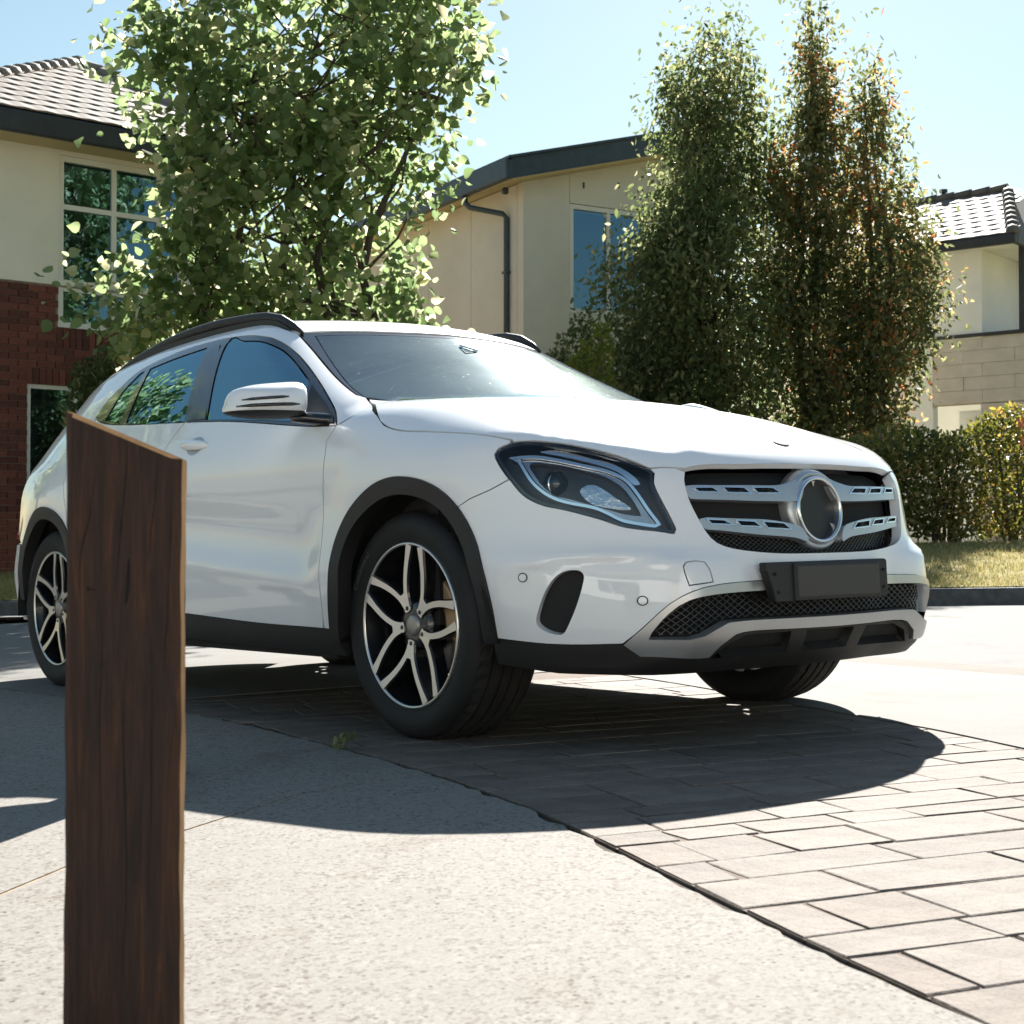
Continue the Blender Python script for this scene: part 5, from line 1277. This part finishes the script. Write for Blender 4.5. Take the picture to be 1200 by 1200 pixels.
# --- wheels
WR = .338
def spoke_mesh():
    pts = lambda r, a: np.array([r*math.sin(a), r*math.cos(a)])
    R_ = math.radians
    cen = crv([pts(.058, R_(6)), pts(.10, R_(10.5)), pts(.160, R_(20)), pts(.2405, R_(29))], .012)
    tn = np.gradient(cen, axis=0); tn /= np.linalg.norm(tn, axis=1, keepdims=True); nr = np.stack([-tn[:,1], tn[:,0]], 1)
    w = np.interp(np.linspace(0, 1, len(cen)), [0,.3,.75,1], [.0085,.0085,.0095,.0135])[:,None]
    A, B = cen+nr*w, cen-nr*w                # A nearer the middle of the V
    if abs(A[-1][0]) > abs(B[-1][0]): A, B = B, A
    m = np.array([-1,1]); hub = [(.017,.052),(.013,.046),(0,.044),(-.013,.046),(-.017,.052)]
    Ai = A[A[:,0] > .006]
    loop = np.vstack([B, A[::-1][:len(Ai)], [(0, .100)], (Ai*m), (B*m)[::-1], hub[::-1] if False else np.array(hub)[::-1]])
    loop = join(loop)
    if area2(loop) < 0: loop = loop[::-1]
    V, T, ids = triangulate([loop], .02)
    f = lambda p: .012-.016*np.clip((np.hypot(p[:,0], p[:,1])-.05)/.19, 0, 1)       # dish: hub sits further in (y inwards +)
    b = MB(); y = f(V); b.add([(p[0], yy, p[1]) for p, yy in zip(V, y)], T.tolist(), 0)
    Lp = V[ids[0]]; yy = f(Lp); n = len(Lp); c_ = inset(Lp, -.004)
    b.add([(p[0], q, p[1]) for p, q in zip(Lp, yy)]+[(p[0], q+.006, p[1]) for p, q in zip(c_, yy)]+[(p[0], q+.045, p[1]) for p, q in zip(c_, yy)],
          [(i, (i+1) % n, (i+1) % n+n, i+n) for i in range(n)]+[(i+n, (i+1) % n+n, (i+1) % n+2*n, i+2*n) for i in range(n)], 1)
    return b.mesh('spoke', [MAT['machined'], MAT['wheel_black']])
def tyre_mesh():
    b = MB(); W_ = .235
    side = [(.236,.018),(.244,.006),(.252,.001),(.270,-.006),(.292,-.011),(.312,-.009),(.328,.001),(.337,.013)]
    tr = [(.341,.024),(.3445,.045),(.345,.052),(.337,.053),(.337,.061),(.3455,.062),(.346,.094),(.338,.095),(.338,.104),(.346,.105),(.346,.130),(.338,.131),(.338,.140),(.3455,.141),(.345,.173),(.337,.174),(.337,.182),(.3445,.183),(.341,.211)]
    back = [(.337,.222),(.328,.234),(.312,.244),(.292,.246),(.270,.241),(.250,.232),(.236,.217)]
    prof = side+tr+back; n = 96; vs = []; L = len(prof)
    for k in range(n):
        a = 2*math.pi*k/n
        for j, (r, y) in enumerate(prof):
            rr = r-(.005 if (k % 2 and 8 <= j <= 9) or (k % 2 == 0 and 24 <= j <= 25) else 0)
            x, z = rr*math.cos(a), rr*math.sin(a); 
            if z < -.3375: z = -.3375
            vs.append((x, y, z))
    fs = [(k*L+j, k*L+j+1, ((k+1) % n)*L+j+1, ((k+1) % n)*L+j) for k in range(n) for j in range(L-1)]
    b.add(vs, fs, 0, True); 
    for i in range(len(b.f)):
        if 7 < i % (L-1) < 26: b.m[i] = 1
    me = b.mesh('tyre', [MAT['rubber'], MAT['tread']]); me.polygons.foreach_set('use_smooth', [(i % (L-1)) < 7 or (i % (L-1)) > 26 for i in range(len(me.polygons))]); return me
SPK, TYR = spoke_mesh(), tyre_mesh()
b = MB(); b.lathe([(.2485,.020),(.2485,.000),(.2465,-.0035),(.2410,-.0035),(.2385,.001)], 96); RIMF = b.mesh('rim_lip', MAT['machined'])
b = MB(); b.lathe([(.2385,.001),(.236,.012),(.230,.03),(.222,.06),(.216,.12),(.218,.19),(.236,.215)], 72); BAR = b.mesh('rim', MAT['wheel_black'])
b = MB(); b.lathe([(.0005,.016),(.045,.016),(.062,.018),(.075,.026),(.078,.06)], 40); HUB = b.mesh('wheel_hub', MAT['wheel_black'])
b = MB(); b.lathe([(.0005,.0065),(.022,.0072),(.029,.0095),(.033,.014),(.034,.022)], 32); CAP = b.mesh('hub_cap', MAT['cap'])
b = MB(); b.lathe([(.085,.100),(.085,.085),(.090,.0845),(.155,.084),(.156,.086),(.156,.108),(.09,.108)], 60); DSC = b.mesh('brake_disc', MAT['disc'])
b = MB(); b.lathe([(.0005,0),(.006,0),(.0075,.004)], 10)
BLT = b.mesh('wheel_bolt', MAT['wheel_black'])
def caliper(front):
    b = MB(); a0, a1 = (math.radians(-38), math.radians(38)); vs = []; n = 10
    for i in range(n+1):
        a = a0+(a1-a0)*i/n
        for r, y in ((.105,.055),(.165,.055),(.168,.12),(.105,.12)): vs.append((r*math.cos(a), y, r*math.sin(a)))
    b.add(vs, [(4*i+j, 4*i+4+j, 4*i+4+(j+1) % 4, 4*i+(j+1) % 4) for i in range(n) for j in range(4)]+[(0,1,2,3),(4*n+3,4*n+2,4*n+1,4*n)]); return bevel(b.build('brake_caliper', MAT['caliper']), .008)
def letters(txt, r, y, a_mid, size):
    """raised sidewall lettering along an arc"""
    V = []; F = []; a = a_mid
    ws = []
    for ch in txt:
        cu = bpy.data.curves.new('t', 'FONT'); cu.body = ch; cu.size = size; cu.extrude = .0016; cu.resolution_u = 2
        o = bpy.data.objects.new('t', cu); S.collection.objects.link(o); bpy.context.view_layer.update()
        me = bpy.data.meshes.new_from_object(o.evaluated_get(bpy.context.evaluated_depsgraph_get())); ws.append((o.dimensions.x+size*.12, [tuple(v.co) for v in me.vertices], [tuple(p.vertices) for p in me.polygons]))
        bpy.data.objects.remove(o); bpy.data.curves.remove(cu); bpy.data.meshes.remove(me)
    tot = sum(w for w, _, _ in ws); x = -tot/2
    for w, vs, fs in ws:
        b0 = len(V)
        for vx, vy, vz in vs:
            an = a_mid-(x+vx)/r; R_ = r+vy; V.append((R_*math.cos(an), y-vz, R_*math.sin(an)))
        F += [tuple(b0+i for i in f) for f in fs]; x += w
    me = bpy.data.meshes.new('lettering'); me.from_pydata(V, [], F); me.materials.append(mat('sidewall letters', (.085,.082,.076), .5)); return me
LET = letters('Continental', .284, -.0105, math.radians(146), .026)
SPIN = math.radians(-26.5)
for x in (0, -2.699):
    for s in (-1, 1):
        w = bpy.data.objects.new('wheel', None); link(w, car); w.location = (x, .822*s, WR); 
        if s > 0: w.rotation_euler.z = math.pi
        for me, nm in ((TYR,'tyre'),(RIMF,'rim_lip'),(BAR,'rim'),(HUB,'wheel_hub'),(CAP,'hub_cap'),(DSC,'brake_disc')):
            o = link(bpy.data.objects.new(nm, me), w)
        for k in range(5): o = link(bpy.data.objects.new('spoke', SPK), w); o.rotation_euler.y = SPIN+2*math.pi*k/5; a_k = SPIN+2*math.pi*k/5; o = link(bpy.data.objects.new('wheel_bolt', BLT), w); o.location = (.0555*math.sin(a_k), .0095, .0555*math.cos(a_k))
        c = caliper(x == 0); c.parent = w; c.rotation_euler.y = math.radians(-20 if x == 0 else 180) if s < 0 else math.radians(180)
        link_let = link(bpy.data.objects.new('tyre_lettering', LET), w)
# wheel wells
for x in (.012, -2.69):
    for s in (-1, 1):
        b = MB(); n = 36; vs = []
        for k in range(n+1):
            a = math.radians(-6+192*k/n); r = .405
            for y in (.845, .56): vs.append((x+r*math.cos(a)*.97, y*s, .34+r*math.sin(a)))
        for k in range(n+1): vs.append((x, .56*s, .34))
        b.add(vs, [(2*k, 2*k+2, 2*k+3, 2*k+1) for k in range(n)]+[(2*k+1, 2*k+3, 2*n+2+k+1, 2*n+2+k) for k in range(n)], 0, True)
        b.build('wheel_well', MAT['matt_black'], car)
# --- underside, cabin
b = MB(); pl = [(.80,.40),(.70,.56),(.46,.60),(.46,.50),(-.42,.50),(-.44,.80),(-2.26,.80),(-2.28,.50),(-3.12,.50),(-3.12,.60),(-3.35,.55)]
full = [(x,-y) for x, y in pl]+[(x,y) for x, y in pl[::-1]]; n = len(full)
V_, T_, _ = triangulate([np.array(full)], 0)
b.add([(x,y,.22) for x, y in V_], T_[:, ::-1].tolist()); b.add([(x,y,.34) for x, y in V_], T_.tolist()); ful = V_[_[0]]; n = len(ful)
b.add([(x,y,.22) for x, y in ful]+[(x,y,.34) for x, y in ful], [(i, (i+1) % n, (i+1) % n+n, i+n) for i in range(n)])
b.build('floor_pan', MAT['matt_black'], car)
b = MB(); b.tube([(.16,-.70,.215),(.16,-.70,.17)], .008, 6); b.tube([(.12,-.69,.215),(.12,-.69,.175)], .008, 6); b.build('splash_guard', MAT['matt_black'], car)
for bx in ((.05,.10,-.78,.78,.34,.86), (-3.1,-3.05,-.6,.6,.34,.80)): b = MB(); b.box(*bx); b.build('bulkhead', MAT['matt_black'], car)
b = MB(); prf = [(-.28,.93),(-.10,1.0),(.0,1.005),(-.05,.90),(-.50,.86),(-.62,.90),(-.66,.98),(-.58,1.02),(-.40,1.03),(-.24,1.02)]
prf = [(.0,.98),(-.10,.99),(-.30,1.005),(-.48,1.0),(-.58,.97),(-.62,.90),(-.56,.78),(-.40,.60),(.0,.60)]
m_ = len(prf); ys = np.linspace(-.70,.70,9)
b.add([(x,y,z) for y in ys for x, z in prf], [(i*m_+j, i*m_+(j+1) % m_, (i+1)*m_+(j+1) % m_, (i+1)*m_+j) for i in range(8) for j in range(m_)]+[tuple(range(m_)), tuple(range(8*m_, 9*m_))[::-1]], 0, False)
b.build('dashboard', MAT['seat'], car)
def seat(x, y, w=.25):
    st = bpy.data.objects.new('seat', None); link(st, car); st.location = (x, y, .34)
    b = MB(); b.box(-.05,.46,-w,w,.06,.24); bevel(b.build('seat_cushion', MAT['seat'], st), .05, 3)
    b = MB(); vs = [(-.02,-w,.2),(-.02,w,.2),(-.26,-w*.8,.80),(-.26,w*.8,.80),(-.14,-w,.2),(-.14,w,.2),(-.34,-w*.8,.78),(-.34,w*.8,.78)]
    b.add(vs, [(0,1,3,2),(4,6,7,5),(0,2,6,4),(1,5,7,3),(2,3,7,6),(0,4,5,1)]); bevel(b.build('seat_back', MAT['seat'], st), .04, 3)
    b = MB(); b.box(-.37,-.27,-.13,.13,.80,.96); bevel(b.build('headrest', MAT['seat'], st), .04, 3)
seat(-1.25, -.36); seat(-1.25, .36); seat(-2.05, -.36); seat(-2.05, .36)
b = MB(); b.tube([(-.72+.06*math.sin(a)*-1, -.36+.185*math.cos(a), .93+.175*math.sin(a)) for a in np.linspace(0, 2*math.pi, 33)], .015, 8, cap=False); b.tube([(-.72,-.53,.93),(-.72,-.19,.93)], .02, 6); b.tube([(-.70,-.36,.93),(-.45,-.36,.86)], .025, 8); b.build('steering_wheel', MAT['seat'], car)
# ---------------------------------------------------------------- timber bollards
def wood_mat():
    m, n, out = newmat('dark stained hardwood'); p = N(n, 'BsdfPrincipled', Roughness=.62); p.inputs['Specular IOR Level'].default_value = .35
    g = noise(n, 9, 8, .62, (9, 9, .55), dist=1.2); r = ramp(n, g.outputs[0], [(.28, (.009,.0042,.0028)), (.45, (.026,.0115,.0065)), (.62, (.052,.021,.010)), (.78, (.12,.048,.02))])
    f = noise(n, 60, 5, .7, (10, 10, .35)); rf = ramp(n, f.outputs[0], [(.3, (.6,.58,.55)), (.7, (1.25,1.2,1.15))])
    big = noise(n, 3.2, 3, .5, (1, 1, .5)); rb = ramp(n, big.outputs[0], [(.3, (.7,.65,.62)), (.7, (1.3,1.25,1.2))])
    c = mix(n, r.outputs[0], rf.outputs[0], 1., 'MULTIPLY'); c = mix(n, c, rb.outputs[0], 1., 'MULTIPLY'); n.links.new(c, p.inputs['Base Color'])
    n.links.new(bumpn(n, mix(n, g.outputs[0], f.outputs[0], .5), .55, .006), p.inputs['Normal']); n.links.new(p.outputs[0], out.inputs[0]); return m
MAT['wood'] = wood_mat()
MAT['sunlit_edge'] = mat('timber edge painted sunlit', (.46,.27,.13), .8, var=.35, vscale=14, stretch=(1,1,.3), bump=.5, bscale=120)  # paler colour puts sunlight into the post's right chamfer and top
MAT['crack'] = mat('timber crack', (.010,.006,.004), .95)
def bollard(x, y, w, d, zl, zr, label, rz=0, cracks=()):
    root = empty('timber_bollard', (x, y, gz(x)), rz); tag(root, label, 'bollard', 'timber bollards along the drive')
    rng = np.random.default_rng(4); ns = 40; b = MB(); c = .005
    # slightly uneven planed faces: rings of eight points up the post
    prof = lambda t, k: [(-w/2,c),(-w/2+c,0),(w/2-c,0),(w/2,c),(w/2,d-c),(w/2-c,d),(-w/2+c,d),(-w/2,d-c)][k]
    ph = rng.uniform(0, 6, 8); P = []
    for i in range(ns+1):
        for k in range(8):
            px, py = prof(0, k); zt = zl+(zr-zl)*(px+w/2)/w; z = -.25+(zt+.25)*i/ns
            e = .0007*math.sin(z*21+ph[k])+.0005*math.sin(z*57+ph[k]*2); P.append((px+e*(1 if px > 0 else -1), py+e*.6, z))
    fs = [(i*8+k, i*8+(k+1) % 8, (i+1)*8+(k+1) % 8, (i+1)*8+k) for i in range(ns) for k in range(8)]
    b.add(P, fs, 0)
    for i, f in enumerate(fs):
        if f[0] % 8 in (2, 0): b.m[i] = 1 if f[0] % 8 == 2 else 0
    b.build('post', [MAT['wood'], MAT['sunlit_edge']], root)
    t = MB(); top = P[-8:]; t.add([(q[0]*.985, q[1], q[2]+.0012) for q in top]+[(q[0], q[1], q[2]-.004) for q in top], [tuple(range(8))]+[(k+8, (k+1) % 8+8, (k+1) % 8, k) for k in range(8)]); t.build('post_top', MAT['sunlit_edge'], root)
    for pts, wd in cracks:
        pp = crv(pts, .012); b = MB(); n = len(pp); vs = []
        for i, (px, pz) in enumerate(pp):
            h = wd*math.sin(math.pi*(i+.4)/(n-.2))**.6*(1+.3*rng.normal()); vs += [(px-h, -.0006, pz), (px+h, -.0006, pz), (px, -.0001+.0, pz)]
        b.add(vs, [(3*i+a, 3*i+3+a, 3*i+3+c_, 3*i+c_) for i in range(n-1) for a, c_ in ((0,1),)]); b.build('crack', MAT['crack'], root)
    return root
D0 = 1.75; X = lambda px: (px-600)/1801*D0; Zp = lambda py: .573+(637.7-py)/1801*D0
zc = lambda px, py: (X(px)-X(148.5), Zp(py)-gz(X(148.5)))
ck = [([zc(148,512),zc(147,560),zc(142,620),zc(136,690)], .0007), ([zc(151,655),zc(150,690),zc(148,708)], .0022), ([zc(185,530),zc(180,590),zc(172,660)], .0006),
      ([zc(112,560),zc(106,610),zc(98,640),zc(95,690)], .0006), ([zc(200,600),zc(196,700),zc(192,790)], .0005), ([zc(118,700),zc(121,760),zc(119,860),zc(122,990)], .0005), ([zc(150,760),zc(146,860),zc(150,1000),zc(147,1150)], .0006), ([zc(176,820),zc(178,930),zc(175,1080)], .0004), ([zc(104,688),zc(109,692),zc(114,690)], .0030)]
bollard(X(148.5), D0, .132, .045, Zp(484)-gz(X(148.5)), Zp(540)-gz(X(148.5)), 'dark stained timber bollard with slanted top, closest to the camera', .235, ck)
p2 = cw([(.246,-1.677)])[0]
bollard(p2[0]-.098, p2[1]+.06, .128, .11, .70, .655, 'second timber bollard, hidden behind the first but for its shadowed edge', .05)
